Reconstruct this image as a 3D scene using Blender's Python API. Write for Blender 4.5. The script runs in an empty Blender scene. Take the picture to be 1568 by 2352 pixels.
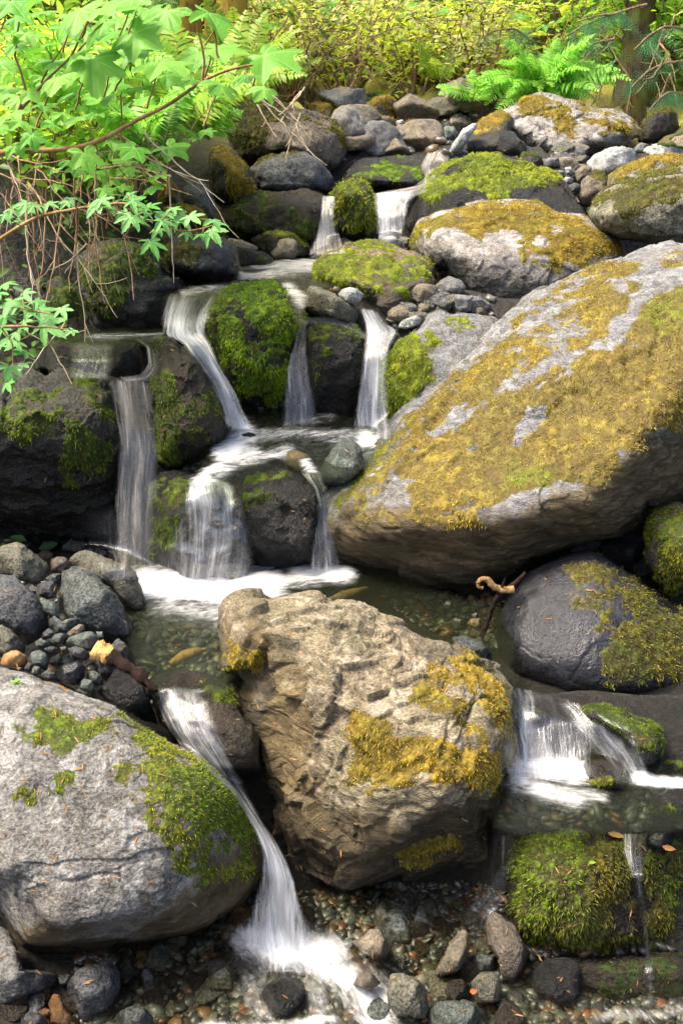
import bpy, math, random
import numpy as np
from mathutils import Vector
R = math.radians
scene = bpy.context.scene
COL = scene.collection

# ------------------------------------------------------------------ camera
CAM = np.array([0.0, 0.0, 2.0]); PITCH = R(20.0); F = 2259.0
cs, sn = math.cos(PITCH), math.sin(PITCH)
cam_d = bpy.data.cameras.new('camera'); cam = bpy.data.objects.new('camera', cam_d); COL.objects.link(cam)
cam.location = CAM; cam.rotation_euler = (R(90) - PITCH, 0, 0)
cam_d.sensor_fit = 'VERTICAL'; cam_d.angle = 2 * math.atan(1176 / F); cam_d.clip_end = 400; cam_d.clip_start = 0.02
scene.camera = cam

def rays(px, py):
    """world direction per unit of world Y for a photo position (1568 x 2352 grid)"""
    px = np.asarray(px, float); py = np.asarray(py, float)
    a = (px - 784) / F; b = (1176 - py) / F
    d = np.stack([a, cs + b * sn, -sn + b * cs], -1)
    return d / d[..., 1:2]
def at(px, py, Y):
    return CAM + rays(px, py) * np.asarray(Y, float)[..., None]
def on_z(px, py, z):
    r = rays(px, py); return CAM + r * ((z - CAM[2]) / r[..., 2])[..., None]

CODES = {'P': (0, 0, 1), '1': (0, 0, .5), '2': (784, 0, .5), '3': (0, 589.6, .5), '4': (784, 589.6, .5), '5': (0, 1179, .5), '6': (784, 1179, .5),
         '7': (0, 1762.4, .5), '8': (784, 1762.4, .5), 'A': (501.8, 200.7, .36), 'B': (313.6, 627.2, .4), 'C': (0, 1229.3, .28),
         'D': (1097.6, 1536.6, .3), 'E': (0, 2007, .36), 'F': (313.6, 0, .36), 'G': (1066.2, 0, .32), 'H': (0, 376.3, .4)}
def pts(code, s):
    ox, oy, k = CODES[code]
    v = np.array([float(t) for t in s.replace(',', ' ').split()]).reshape(-1, 2)
    return v * k + np.array([ox, oy])

# ------------------------------------------------------------------ noise
def _h(ix, iy, iz, s):
    h = (ix.astype(np.int64) * 374761393 + iy.astype(np.int64) * 668265263 + iz.astype(np.int64) * 2147483647 + s * 974634721) & 0xffffffff
    h = ((h ^ (h >> 13)) * 1274126177) & 0xffffffff
    h = ((h ^ (h >> 16)) * 2246822519) & 0xffffffff
    return ((h ^ (h >> 15)) & 0xffff) / 32767.5 - 1.0
def vnoise(p, seed=0):
    i = np.floor(p); f = p - i; i = i.astype(np.int64)
    u = f * f * f * (f * (f * 6 - 15) + 10)
    r = 0
    for dx in (0, 1):
        wx = u[:, 0] if dx else 1 - u[:, 0]
        for dy in (0, 1):
            wy = u[:, 1] if dy else 1 - u[:, 1]
            for dz in (0, 1):
                wz = u[:, 2] if dz else 1 - u[:, 2]
                r = r + wx * wy * wz * _h(i[:, 0] + dx, i[:, 1] + dy, i[:, 2] + dz, seed)
    return r
def fbm(p, octs=4, seed=0, gain=.5, ridge=False):
    a, s, r = 1.0, 0.0, 0
    q = p.copy()
    for o in range(octs):
        n = vnoise(q, seed + o * 17)
        if ridge: n = 1 - 2 * np.abs(n)
        r = r + a * n; s += a; a *= gain
        q = q * 2.03 + 11.7
    return r / s
def sstep(a, b, x):
    t = np.clip((x - a) / (b - a), 0, 1); return t * t * (3 - 2 * t)

# ------------------------------------------------------------------ polygons in the photo grid
def polar(poly, c, th):
    """farthest hit of rays from c at angles th with the outline"""
    r = np.zeros(len(th)); d = np.stack([np.cos(th), np.sin(th)], -1)
    a = poly - c; b = np.roll(poly, -1, 0) - c
    for p, q in zip(a, b):
        e = q - p; den = d[:, 0] * e[1] - d[:, 1] * e[0]
        den = np.where(np.abs(den) < 1e-9, 1e-9, den)
        t = (p[0] * e[1] - p[1] * e[0]) / den
        u = (p[0] * d[:, 1] - p[1] * d[:, 0]) / den
        ok = (t > 0) & (u >= -1e-6) & (u <= 1 + 1e-6)
        r = np.where(ok, np.maximum(r, t), r)
    return np.maximum(r, 2.0)
def sdist(poly, q):
    """signed distance, positive inside"""
    d = np.full(len(q), 1e9); ins = np.zeros(len(q), bool)
    for p, s in zip(poly, np.roll(poly, -1, 0)):
        e = s - p; w = q - p
        t = np.clip((w @ e) / max(e @ e, 1e-9), 0, 1)
        d = np.minimum(d, np.hypot(*(w - t[:, None] * e).T))
        c = ((p[1] > q[:, 1]) != (s[1] > q[:, 1])) & (q[:, 0] < (s[0] - p[0]) * (q[:, 1] - p[1]) / (s[1] - p[1] + 1e-12) + p[0])
        ins ^= c
    return np.where(ins, d, -d)

# ------------------------------------------------------------------ meshes and objects
def mesh_np(name, v, faces, smooth=True, attrs=None):
    """faces: one array (n,k) or a list of such arrays"""
    fs = faces if isinstance(faces, list) else [faces]
    fs = [np.asarray(f, np.int32) for f in fs if len(f)]
    me = bpy.data.meshes.new(name)
    nl = sum(f.size for f in fs); nf = sum(len(f) for f in fs)
    me.vertices.add(len(v)); me.vertices.foreach_set('co', np.ascontiguousarray(v, np.float32).ravel())
    me.loops.add(nl); me.loops.foreach_set('vertex_index', np.concatenate([f.ravel() for f in fs]).astype(np.int32))
    sizes = np.concatenate([np.full(len(f), f.shape[1]) for f in fs]).astype(np.int32)
    me.polygons.add(nf)
    me.polygons.foreach_set('loop_start', np.concatenate([[0], np.cumsum(sizes)[:-1]]).astype(np.int32))
    me.polygons.foreach_set('loop_total', sizes)
    me.polygons.foreach_set('use_smooth', np.full(nf, smooth, bool))
    for k, a in (attrs or {}).items():
        a = np.asarray(a, np.float32)
        if a.ndim == 1:
            me.attributes.new(k, 'FLOAT', 'POINT').data.foreach_set('value', a)
        elif a.shape[1] == 2:
            me.attributes.new(k, 'FLOAT2', 'POINT').data.foreach_set('vector', a.ravel())
        else:
            me.attributes.new(k, 'FLOAT_VECTOR', 'POINT').data.foreach_set('vector', a.ravel())
    me.update(); me.validate()
    return me
def link(name, me, mat, parent=None, loc=None):
    o = bpy.data.objects.new(name, me); COL.objects.link(o)
    if me is not None and mat is not None: me.materials.append(mat)
    if loc is not None: o.location = loc
    if parent is not None: o.parent = parent
    return o
def tag(o, label=None, cat=None, group=None, kind=None):
    if label: o['label'] = label
    if cat: o['category'] = cat
    if group: o['group'] = group
    if kind: o['kind'] = kind
    return o
def empty(name, loc, label, cat, group=None):
    o = bpy.data.objects.new(name, None); COL.objects.link(o); o.location = loc; o.empty_display_size = .05
    return tag(o, label, cat, group)
def vnormals(v, quads):
    n = np.zeros_like(v)
    fn = np.cross(v[quads[:, 2]] - v[quads[:, 0]], v[quads[:, 3]] - v[quads[:, 1]])
    for k in range(4): np.add.at(n, quads[:, k], fn)
    return n / np.maximum(np.linalg.norm(n, axis=1, keepdims=True), 1e-12)
_cs = {}
def cube_sphere(n):
    if n in _cs: return _cs[n]
    g = np.tan(np.linspace(-1, 1, n + 1) * math.pi / 4)
    A, B = np.meshgrid(g, g, indexing='ij'); one = np.ones_like(A)
    vs, fs, off = [], [], 0
    idx = np.arange((n + 1) ** 2).reshape(n + 1, n + 1)
    q = np.stack([idx[:-1, :-1], idx[1:, :-1], idx[1:, 1:], idx[:-1, 1:]], -1).reshape(-1, 4)
    for X, Y, Z in ((A, B, one), (B, A, -one), (one, A, B), (-one, B, A), (B, one, A), (A, -one, B)):
        p = np.stack([X, Y, Z], -1).reshape(-1, 3)
        vs.append(p / np.linalg.norm(p, axis=1, keepdims=True)); fs.append(q + off); off += len(p)
    v = np.concatenate(vs); f = np.concatenate(fs)
    key = np.round(v * 1e5).astype(np.int64)
    _, first, inv = np.unique(key, axis=0, return_index=True, return_inverse=True)
    inv = inv.ravel()
    _cs[n] = (v[first], inv[f]); return _cs[n]

# ------------------------------------------------------------------ node helpers
class NT:
    def __init__(s, name, world=False):
        s.m = bpy.data.materials.new(name); s.m.use_nodes = True
        s.t = s.m.node_tree; s.t.nodes.clear(); s.l = s.t.links
        s.out = s.t.nodes.new('ShaderNodeOutputMaterial')
    def n(s, typ, **kw):
        nd = s.t.nodes.new('ShaderNode' + typ)
        for k, v in kw.items():
            if hasattr(nd, k) and not (k in nd.inputs): setattr(nd, k, v)
            else: s.put(nd, k, v)
        return nd
    def put(s, nd, k, v):
        i = nd.inputs[k]
        if hasattr(v, 'bl_idname') and hasattr(v, 'outputs'): v = v.outputs[0]
        if isinstance(v, bpy.types.NodeSocket): s.l.new(v, i)
        else:
            if isinstance(v, (tuple, list)) and len(v) == 3 and i.type == 'RGBA': v = (*v, 1)
            i.default_value = v
    def attr(s, name): return s.n('Attribute', attribute_name=name)
    def fac(s, name): return s.attr(name).outputs['Fac']
    def math(s, op, a, b=0.0, c=None):
        nd = s.n('Math', operation=op); s.put(nd, 0, a); s.put(nd, 1, b)
        if c is not None: s.put(nd, 2, c)
        return nd.outputs[0]
    def mix(s, f, a, b, blend='MIX'):
        nd = s.n('Mix', data_type='RGBA', blend_type=blend)
        s.put(nd, 0, f); s.put(nd, 6, a); s.put(nd, 7, b); return nd.outputs[2]
    def mixf(s, f, a, b):
        nd = s.n('Mix', data_type='FLOAT'); s.put(nd, 0, f); s.put(nd, 2, a); s.put(nd, 3, b); return nd.outputs[0]
    def noise(s, vec, scale, detail=4, rough=.55, dist=0.0):
        nd = s.n('TexNoise'); s.put(nd, 'Vector', vec); s.put(nd, 'Scale', scale); s.put(nd, 'Detail', detail); s.put(nd, 'Roughness', rough); s.put(nd, 'Distortion', dist)
        return nd.outputs[0]
    def ss(s, x, a, b, lo=0.0, hi=1.0):
        nd = s.n('MapRange', interpolation_type='SMOOTHSTEP')
        for k, v in ((0, x), (1, a), (2, b), (3, lo), (4, hi)): s.put(nd, k, v)
        return nd.outputs[0]
    def end(s, sh): s.l.new(sh if isinstance(sh, bpy.types.NodeSocket) else sh.outputs[0], s.out.inputs[0]); return s.m
SUN, SUN_ANG, SUN_EL, SUN_AZ, SKY, EXPO = 2.1, 20.0, 62, -100, .15, 1.85
# ------------------------------------------------------------------ rock, moss and bark materials
def rock_mat(name, c1, c2, pale=(.5, .5, .48), lichen=.0, speck=.35, vein=0.0, stretch=(1, 1, 1), wet=0.0, tint=None, tinta=0.0, scale=1.0, bump=1.0, rot=(0, 0, 0)):
    t = NT(name)
    co = t.n('TexCoord').outputs['Object']
    mp = t.n('Mapping'); t.put(mp, 0, co); mp.inputs['Scale'].default_value = [s * scale for s in stretch]; mp.inputs['Rotation'].default_value = rot
    v = mp.outputs[0]
    n1 = t.noise(v, 5, 6, .62, .6); n2 = t.noise(v, 26, 8, .7); n3 = t.noise(v, 120, 3, .7); n4 = t.noise(v, 11, 9, .68, 1.0)
    col = t.mix(t.ss(n1, .34, .66), c1, c2)
    if tint: col = t.mix(t.math('MULTIPLY', t.ss(t.noise(v, 3.3, 5, .6, .8), .45, .66), tinta), col, tint)
    col = t.mix(t.ss(n2, .3, .72), t.mix(.6, col, (.0, .0, .0)), t.mix(.22, col, pale))
    if lichen: col = t.mix(t.math('MULTIPLY', t.ss(n4, .56 - .1 * lichen, .62), min(1, lichen * 1.3)), col, pale)
    sp = t.ss(n3, .35, .66)
    col = t.mix(speck, col, t.mix(sp, t.mix(.8, col, (0, 0, 0)), t.mix(.55, col, pale)))
    if 0:
        vo = t.n('TexVoronoi', feature='DISTANCE_TO_EDGE'); t.put(vo, 'Vector', t.n('VectorMath', operation='ADD').outputs[0])
        vm = vo.inputs['Vector'].links[0].from_node; t.put(vm, 0, v); t.put(vm, 1, t.n('TexNoise', Scale=6.0).outputs[1]); t.put(vo, 'Scale', 3.2)
        col = t.mix(t.math('MULTIPLY', t.ss(vo.outputs[0], .03, .004), vein), col, (.03, .028, .024))
    col = t.mix(t.math('MULTIPLY', t.fac('damp'), .94), col, t.mix(t.ss(n4, .35, .65), (.055, .041, .02), (.155, .115, .056)))  # brown stone colour, with shade painted in on undersides and low parts
    mot = t.noise(v, 8.5, 10, .72, .5); col = t.mix(t.math('MULTIPLY', t.ss(mot, .5, .68), .55), col, t.mix(.72, col, (0, 0, 0)))
    w = t.math('MINIMUM', t.math('ADD', t.fac('wet'), wet), 1.0)
    col = t.mix(t.math('MULTIPLY', w, .62), col, t.mix(.93, col, (0, 0, 0)))
    col = t.mix(t.math('MULTIPLY', t.ss(t.math('ADD', t.fac('moss'), t.math('MULTIPLY', t.math('SUBTRACT', n2, .5), .9)), .3, .8), .8), col, (.085, .066, .018))
    rough = t.mixf(w, .9, t.math('ADD', t.math('MULTIPLY', n2, .32), .03))
    h = t.math('ADD', t.math('MULTIPLY', n2, .7), t.math('ADD', t.math('MULTIPLY', n3, .45), t.math('MULTIPLY', n4, .55)))
    bp = t.n('Bump'); t.put(bp, 'Height', h); bp.inputs['Strength'].default_value = .75 * bump; bp.inputs['Distance'].default_value = .03
    b = t.n('BsdfPrincipled'); t.put(b, 'Base Color', col); t.put(b, 'Roughness', rough); t.put(b, 'Normal', bp); t.put(b, 'Specular IOR Level', t.mixf(w, .22, .36))
    return t.end(b)
M = {}
M['gray'] = rock_mat('grey_granite', (.13, .13, .128), (.22, .215, .205), (.42, .42, .41), .25, .5, tint=(.12, .10, .05), tinta=.5)
M['big'] = rock_mat('weathered_grey_stone', (.15, .15, .155), (.27, .268, .265), (.46, .46, .46), .3, .35, 0, (1, 1, 2.6), tint=(.14, .11, .055), tinta=.5, rot=(0, .5, .3))
M['bright'] = rock_mat('speckled_granite', (.105, .097, .08), (.25, .24, .215), (.50, .49, .46), .4, .42, tint=(.11, .09, .05), tinta=.75)
M['layer'] = rock_mat('tan_layered_stone', (.115, .085, .038), (.30, .235, .13), (.54, .475, .36), .4, .45, 0, (1, 1, 2.6), tint=(.16, .14, .045), tinta=.75, rot=(.3, .45, 0))
M['pink'] = rock_mat('pinkish_pale_stone', (.19, .155, .115), (.33, .295, .26), (.6, .58, .55), .4, .35, tint=(.16, .12, .07), tinta=.5)
M['brown'] = rock_mat('brown_stone', (.13, .095, .06), (.22, .17, .11), (.4, .36, .3), .1, .4, .3)
M['rust'] = rock_mat('rusty_stone', (.10, .075, .045), (.20, .155, .10), (.40, .34, .26), .2, .5, .2, (1, 1, 2.0), tint=(.26, .12, .035), tinta=.75)
M['green'] = rock_mat('green_stone', (.075, .095, .07), (.15, .18, .14), (.42, .48, .42), .3, .45, .4)
M['olive'] = rock_mat('olive_stone', (.075, .07, .04), (.16, .145, .085), (.45, .45, .36), .2, .5, .3, tint=(.2, .16, .05), tinta=.5)
M['dgreen'] = rock_mat('dark_green_stone', (.026, .035, .026), (.06, .07, .05), (.35, .38, .36), .2, .6, .2, tint=(.06, .08, .035), tinta=.5)
M['slate'] = rock_mat('dark_slate', (.04, .042, .044), (.08, .082, .084), (.3, .31, .32), .15, .5, .3)
M['wet'] = rock_mat('wet_black_stone', (.024, .023, .02), (.055, .05, .043), (.16, .16, .15), .1, .4, .2, wet=.85, bump=1.6)
M['wetsm'] = rock_mat('wet_smooth_slate', (.022, .023, .027), (.038, .039, .045), (.13, .13, .15), .0, .3, .0, wet=.6, bump=.5)
M['wetbr'] = rock_mat('wet_brown_stone', (.03, .021, .011), (.06, .045, .027), (.16, .13, .09), .1, .45, .2, wet=.55, bump=1.3)
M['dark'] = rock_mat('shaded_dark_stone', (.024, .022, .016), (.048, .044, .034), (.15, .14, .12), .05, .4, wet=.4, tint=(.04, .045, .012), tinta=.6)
M['pale'] = rock_mat('pale_stone', (.36, .38, .36), (.5, .5, .47), (.75, .76, .74), .5, .4, .5)
M['orange'] = rock_mat('orange_stone', (.5, .22, .05), (.6, .33, .12), (.7, .5, .3), .1, .2, .2, bump=.5)
M['ochre'] = rock_mat('ochre_stone', (.3, .19, .04), (.36, .26, .09), (.55, .45, .25), .2, .3, .3, wet=.25)
M['tan'] = rock_mat('tan_stone', (.25, .19, .11), (.33, .27, .18), (.5, .45, .36), .1, .4, .2)
M['redbr'] = rock_mat('red_brown_wet_stone', (.20, .06, .02), (.42, .2, .05), (.5, .3, .12), .2, .3, .2, wet=.5)

def moss_mat(name, a, b, dark, patch=5.0, trans=.25):
    t = NT(name)
    co = t.n('TexCoord').outputs['Object']
    n = t.noise(co, patch, 5, .6, .4)
    col = t.mix(t.ss(n, .36, .62), a, b)
    col = t.mix(t.math('MULTIPLY', t.fac('green'), .85), col, t.mix(n, (.10, .20, .006), (.22, .34, .012)))
    n5 = t.noise(co, patch * 4.5, 4, .65, .3); col = t.mix(t.math('MULTIPLY', t.ss(n5, .5, .7), .5), col, (.17, .10, .025))
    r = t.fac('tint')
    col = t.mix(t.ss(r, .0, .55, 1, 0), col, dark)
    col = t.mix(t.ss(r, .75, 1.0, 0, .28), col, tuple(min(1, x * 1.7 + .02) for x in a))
    b_ = t.n('BsdfPrincipled'); t.put(b_, 'Base Color', col); t.put(b_, 'Roughness', .75); t.put(b_, 'Specular IOR Level', .25)
    tr = t.n('BsdfTranslucent'); t.put(tr, 'Color', col)
    mx = t.n('MixShader'); t.put(mx, 0, trans); t.put(mx, 1, b_); t.put(mx, 2, tr)
    return t.end(mx)
MOSS = {}
MOSS['gold'] = moss_mat('golden_moss', (0.50, 0.345, 0.035), (0.27, 0.25, 0.03), (0.119, 0.084, 0.014))
MOSS['goldbr'] = moss_mat('golden_brown_moss', (0.50, 0.375, 0.045), (0.25, 0.22, 0.05), (0.112, 0.081, 0.021), 2.6)
MOSS['yelgr'] = moss_mat('yellow_green_moss', (0.351, 0.338, 0.020), (0.176, 0.270, 0.014), (0.054, 0.068, 0.014), 6)
MOSS['bright'] = moss_mat('bright_green_moss', (0.297, 0.432, 0.011), (0.162, 0.284, 0.008), (0.041, 0.074, 0.007), 7)
MOSS['lime'] = moss_mat('lime_moss', (0.396, 0.432, 0.014), (0.228, 0.336, 0.010), (0.072, 0.090, 0.010), 4)
MOSS['green'] = moss_mat('green_moss', (0.156, 0.216, 0.010), (0.078, 0.126, 0.010), (0.022, 0.034, 0.006), 6)
MOSS['deep'] = moss_mat('deep_green_moss', (0.072, 0.121, 0.013), (0.039, 0.066, 0.011), (0.011, 0.022, 0.006), 7)
MOSS['olive'] = moss_mat('olive_moss', (0.230, 0.203, 0.016), (0.101, 0.135, 0.014), (0.041, 0.035, 0.011), 6)
# ------------------------------------------------------------------ ground profile and stones
YT = np.array([(0, 14), (200, 10.5), (250, 9), (350, 7), (440, 5.7), (590, 5.24), (700, 4.1), (980, 3.72), (1080, 3.35), (1340, 3.17), (1570, 2.5), (2180, 2.07), (2352, 1.83), (2600, 1.5)], float)
def bed_Y(py): return float(np.interp(py, YT[:, 0], YT[:, 1]))
ROCKS = []
def boulder(name, label, cat, code, outline, Y=None, T=None, mat='gray', planes=None, moss=None, mcol='gold', seed=0, amp=.035, k=.06,
            strata=None, wet=None, group=None, blade=11., dens=1.0, n=None, facets=5, cracks=0.0, thick=1.0, damp=None, grn=None, chip=.42, sub=4.0):  # damp: outlines of browner stone with painted shade
    poly = pts(code, outline)
    rng = np.random.RandomState(seed * 7 + len(ROCKS) + 3)
    lo, hi = poly.min(0), poly.max(0); wh = hi - lo
    x_, y_ = poly[:, 0], poly[:, 1]; x2, y2 = np.roll(x_, -1), np.roll(y_, -1); cr = x_ * y2 - x2 * y_
    A_ = cr.sum() / 2
    c = np.array([((x_ + x2) * cr).sum(), ((y_ + y2) * cr).sum()]) / (6 * A_)
    size = math.sqrt(abs(A_) / math.pi)
    if Y is None: Y = bed_Y(hi[1]) + size * .35 * bed_Y(hi[1]) / F
    s = size * Y / F
    if T is None: T = .85 * s
    if n is None: n = int(np.clip(.8 * 2 * size / sub, 12, 150))
    d, q = cube_sphere(n)
    d = d * np.array([1, -1, 1.0])
    th = np.arctan2(d[:, 1], d[:, 0]); rho = np.hypot(d[:, 0], d[:, 1])
    tg = np.linspace(-math.pi, math.pi, 361)
    Rg = polar(poly, c, tg)
    kk = np.exp(-np.linspace(-2, 2, 7) ** 2); kk /= kk.sum()
    Rg = np.convolve(np.concatenate([Rg[-4:-1], Rg, Rg[1:4]]), kk, 'valid')
    Rr = np.interp(th, tg, Rg)
    P2 = c + np.stack([np.cos(th), np.sin(th)], -1) * (Rr * rho)[:, None]
    E2 = c + np.stack([np.cos(th), np.sin(th)], -1) * Rr[:, None]
    # front faces: a smooth maximum over the planes that bound the stone
    C3 = at(c[0], c[1], Y)
    PL = []
    if planes:
        for (px, py, yy, nx, ny, nz) in planes:
            nn = np.array([nx, ny, nz], float); PL.append((at(px, py, yy), nn / np.linalg.norm(nn)))
    else:
        base = [(rng.uniform(-.3, .3), -.35, 1.0), (rng.uniform(-.35, .35), -1, rng.uniform(-.1, .35)), (-1, -.65, rng.uniform(-.1, .5)), (1, -.65, rng.uniform(-.1, .5)), (rng.uniform(-.4, .4), -.75, -.7)]
        for _ in range(max(0, facets - 5)): base.append((rng.uniform(-.9, .9), -rng.uniform(.3, 1), rng.uniform(-.3, .9)))
        for b in base:
            nn = np.array(b) + rng.normal(0, .12, 3); nn /= np.linalg.norm(nn)
            PL.append((C3 + nn * s * rng.uniform(.62, .85), nn))
    def front(P):
        r = rays(P[:, 0], P[:, 1]); ys = []
        for p0, nn in PL:
            den = r @ nn; num = nn @ (p0 - CAM)
            yv = np.where(den < -1e-3, num / np.where(den < -1e-3, den, -1), -1e3 if num <= 0 else -1e3)
            ys.append(np.clip(yv, Y - 1.4 * T, Y + 2.5 * T))
        ys = np.stack(ys, -1); kq = max(k * s, 1e-3)
        m = ys.max(-1)
        return np.clip(m + kq * np.log(np.exp((ys - m[:, None]) / kq).sum(-1)), Y - 1.3 * T, Y + 1.6 * T)
    zc = np.abs(d[:, 2])
    yf = front(P2); ye = front(E2)
    drop = T * .55 * (1 - np.sqrt(np.clip(1 - rho ** 5, 0, 1)))
    yv = np.where(d[:, 2] >= 0, yf + drop, ye + T * .55 + T * .9 * zc)
    v = at(P2[:, 0], P2[:, 1], yv)
    front_side = d[:, 2] > -.05
    # worn relief
    nr = vnormals(v, q)
    q3 = v / s
    amp3 = amp * s * 2
    if strata:
        ax = np.array(strata[:3], float); ax /= np.linalg.norm(ax); st = strata[3]
        q3 = q3 + np.outer(q3 @ ax, ax) * (st - 1)
    dsp = fbm(q3 * 1.3 + seed, 3, seed) * .8 + fbm(q3 * 2.7 + seed, 5, seed + 5, .58, True) * .55 + fbm(q3 * 7 + seed, 4, seed + 9, .6) * .25
    if cracks:
        cn = np.abs(fbm(q3 * .9 + 3.1 * seed, 3, seed + 31)); dsp = dsp - cracks * (1 - sstep(0, .045, cn)) * 1.2
        cn = np.abs(fbm(q3 * 1.7 + 5.3 * seed, 3, seed + 41)); dsp = dsp - cracks * (1 - sstep(0, .035, cn)) * .6
    v = v + nr * (dsp * amp3 * .8)[:, None]
    # broken facets: every patch of the surface leans its own way
    r2 = np.random.RandomState(seed + 900); wv = v + np.stack([fbm(q3 * 2.2 + 7 * a, 3, seed + a) for a in range(3)], -1) * s * .13
    for cnt, am in ((16, .26), (60, .2), (200, .13)):
        ci = r2.choice(len(v), min(cnt, len(v) // 4), False); best = np.full(len(v), 1e9); lab = np.zeros(len(v), int)
        for j, cpt in enumerate(wv[ci]):
            dd = ((wv - cpt) ** 2).sum(1); m_ = dd < best; best = np.where(m_, dd, best); lab = np.where(m_, j, lab)
        tilt = r2.normal(0, 1, (len(ci), 3)) * am; off = r2.normal(0, .02 * s * am / .2, len(ci))
        rel = v - v[ci][lab]; h_ = (rel * tilt[lab]).sum(1) + off[lab]
        h_ = np.clip(h_, -.055 * s, .07 * s); v = v + nr * (h_ * chip * min(1.0, amp / .025))[:, None]
    fine = fbm(q3 * 16 + seed, 4, seed + 19, .65); v = v + nr * (fine * .012 * s * chip)[:, None]
    nr = vnormals(v, q)
    wetv = np.zeros(len(v))
    if wet: # (photo row where it starts, photo row where it is soaked)
        wetv = (wet[2] if len(wet) > 2 else 1) * sstep(wet[0], wet[1], P2[:, 1] + 25 * fbm(v / s * 3, 3, seed + 3))
    # splash band above the water beside the stone
    wl = np.select([v[:, 1] < 2.45, v[:, 1] < 3.32, v[:, 1] < 4.35], [np.where(v[:, 0] > .42, .37, 0.0), .575, .96], 1.45); wl = np.where(v[:, 1] > 5.9, -9, wl)
    wetv = np.maximum(wetv, .85 * (1 - sstep(.0, .055, v[:, 2] - wl - .05 - .05 * fbm(v * 11, 4, seed + 4))))
    brown_shadev = np.zeros(len(v)); dn_ = fbm(v * (F / Y / 70.) + seed, 5, seed + 61, .65) * 2.0
    for cd, ol, am in (damp or []): brown_shadev = np.maximum(brown_shadev, sstep(-30, 30, sdist(pts(cd, ol), P2) + am * dn_))  # mask of browner stone and painted shade, ragged at its edges
    # moss cover
    msk = np.zeros(len(v)); tint = np.zeros(len(v))
    nz = 2.3 * fbm(v * (F / Y / 46.) + seed, 5, seed + 77, .68)
    for it in (moss or []):
        if it[0] == 'up':
            mm = nr[:, 2] + it[2] * nz - it[1]; mm = sstep(-.06, .12, mm)
            if len(it) > 3: mm = mm * sstep(-8, 12, sdist(pts(it[3], it[4]), P2) + 20 * nz)
            msk = np.maximum(msk, np.where(d[:, 2] > -.6, mm, 0))
        else:
            cd, ol, am = it[0], it[1], it[2]
            sd = sdist(pts(cd.strip('-~'), ol), P2)
            if cd.endswith('-'): msk = msk * (1 - sstep(-8, 8, sd + am * nz))
            elif cd.endswith('~'): msk = np.maximum(msk, np.where(front_side, .8 * sstep(-10, 10, np.minimum(sd, 12) + am * 1.2 * (nz - .4)), 0))
            else: msk = np.maximum(msk, np.where(front_side, sstep(-16, 16, sd + am * nz * 1.15) * sstep(-.95, -.2, nz * 1.1 + np.clip(sd, 0, 60) / 75), 0))
    gv_ = np.zeros(len(v))
    for cd, ol, am in (grn or []): gv_ = np.maximum(gv_, sstep(-25, 25, sdist(pts(cd, ol), P2) + am * nz))
    loc = at(c[0], hi[1], Y)
    me = mesh_np(name, v - loc, q, True, {'moss': msk, 'wet': wetv, 'damp': brown_shadev})  # 'damp' holds brown stone tone and painted shade
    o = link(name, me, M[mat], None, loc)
    tag(o, label, cat, group)
    rec = dict(o=o, v=v, q=q, nr=nr, msk=msk, loc=loc, Y=Y, mcol=mcol, blade=blade, dens=dens, seed=seed, front=front_side, thick=thick, grn=gv_)
    ROCKS.append(rec); return o

def sprout(v, q, nr, msk, L, dens, rng, droop=.5, want=None, jitter=.5):
    """moss blades on the covered faces; L blade length, dens blades per L*L"""
    fm = msk[q].mean(1)
    tri = np.concatenate([q[:, [0, 1, 2]], q[:, [0, 2, 3]]]); tm = np.concatenate([fm, fm])
    a = np.linalg.norm(np.cross(v[tri[:, 1]] - v[tri[:, 0]], v[tri[:, 2]] - v[tri[:, 0]]), axis=1) / 2
    w = a * np.where(tm > .06, np.clip(tm * 1.15, 0, 1) ** 1.4, 0)
    tot = w.sum()
    N = int(tot / (L * L) * dens)
    if N < 5: return None
    N = min(N, 90000)
    ti = np.searchsorted(np.cumsum(w), rng.rand(N) * tot).clip(0, len(tri) - 1)
    b = rng.rand(N, 2); fl = b.sum(1) > 1; b[fl] = 1 - b[fl]
    t3 = v[tri[ti]]; p = t3[:, 0] + b[:, :1] * (t3[:, 1] - t3[:, 0]) + b[:, 1:] * (t3[:, 2] - t3[:, 0])
    nn = nr[tri[ti, 0]]
    dr = nn * .8 + rng.normal(0, jitter, (N, 3)) + np.array([0, 0, -droop]) * (1 - np.clip(nn[:, 2:3], 0, 1))
    dr /= np.linalg.norm(dr, axis=1, keepdims=True)
    sd = np.cross(dr, rng.normal(0, 1, (N, 3))); sd /= np.maximum(np.linalg.norm(sd, axis=1, keepdims=True), 1e-9)
    ln = L * rng.uniform(.5, 1.4, N)[:, None]; wd = ln * rng.uniform(.055, .11, N)[:, None]
    p0 = p - nn * L * .15; mid = p0 + dr * ln * .55
    tip = p0 + dr * ln + np.array([0, 0, -.25]) * ln
    vv = np.stack([p0, mid - sd * wd, tip, mid + sd * wd], 1).reshape(-1, 3)
    ff = np.arange(4 * N).reshape(N, 4)
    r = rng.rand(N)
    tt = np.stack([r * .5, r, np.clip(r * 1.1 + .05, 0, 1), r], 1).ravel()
    return vv, ff, tt, np.repeat(tri[ti, 0], 4)

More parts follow.
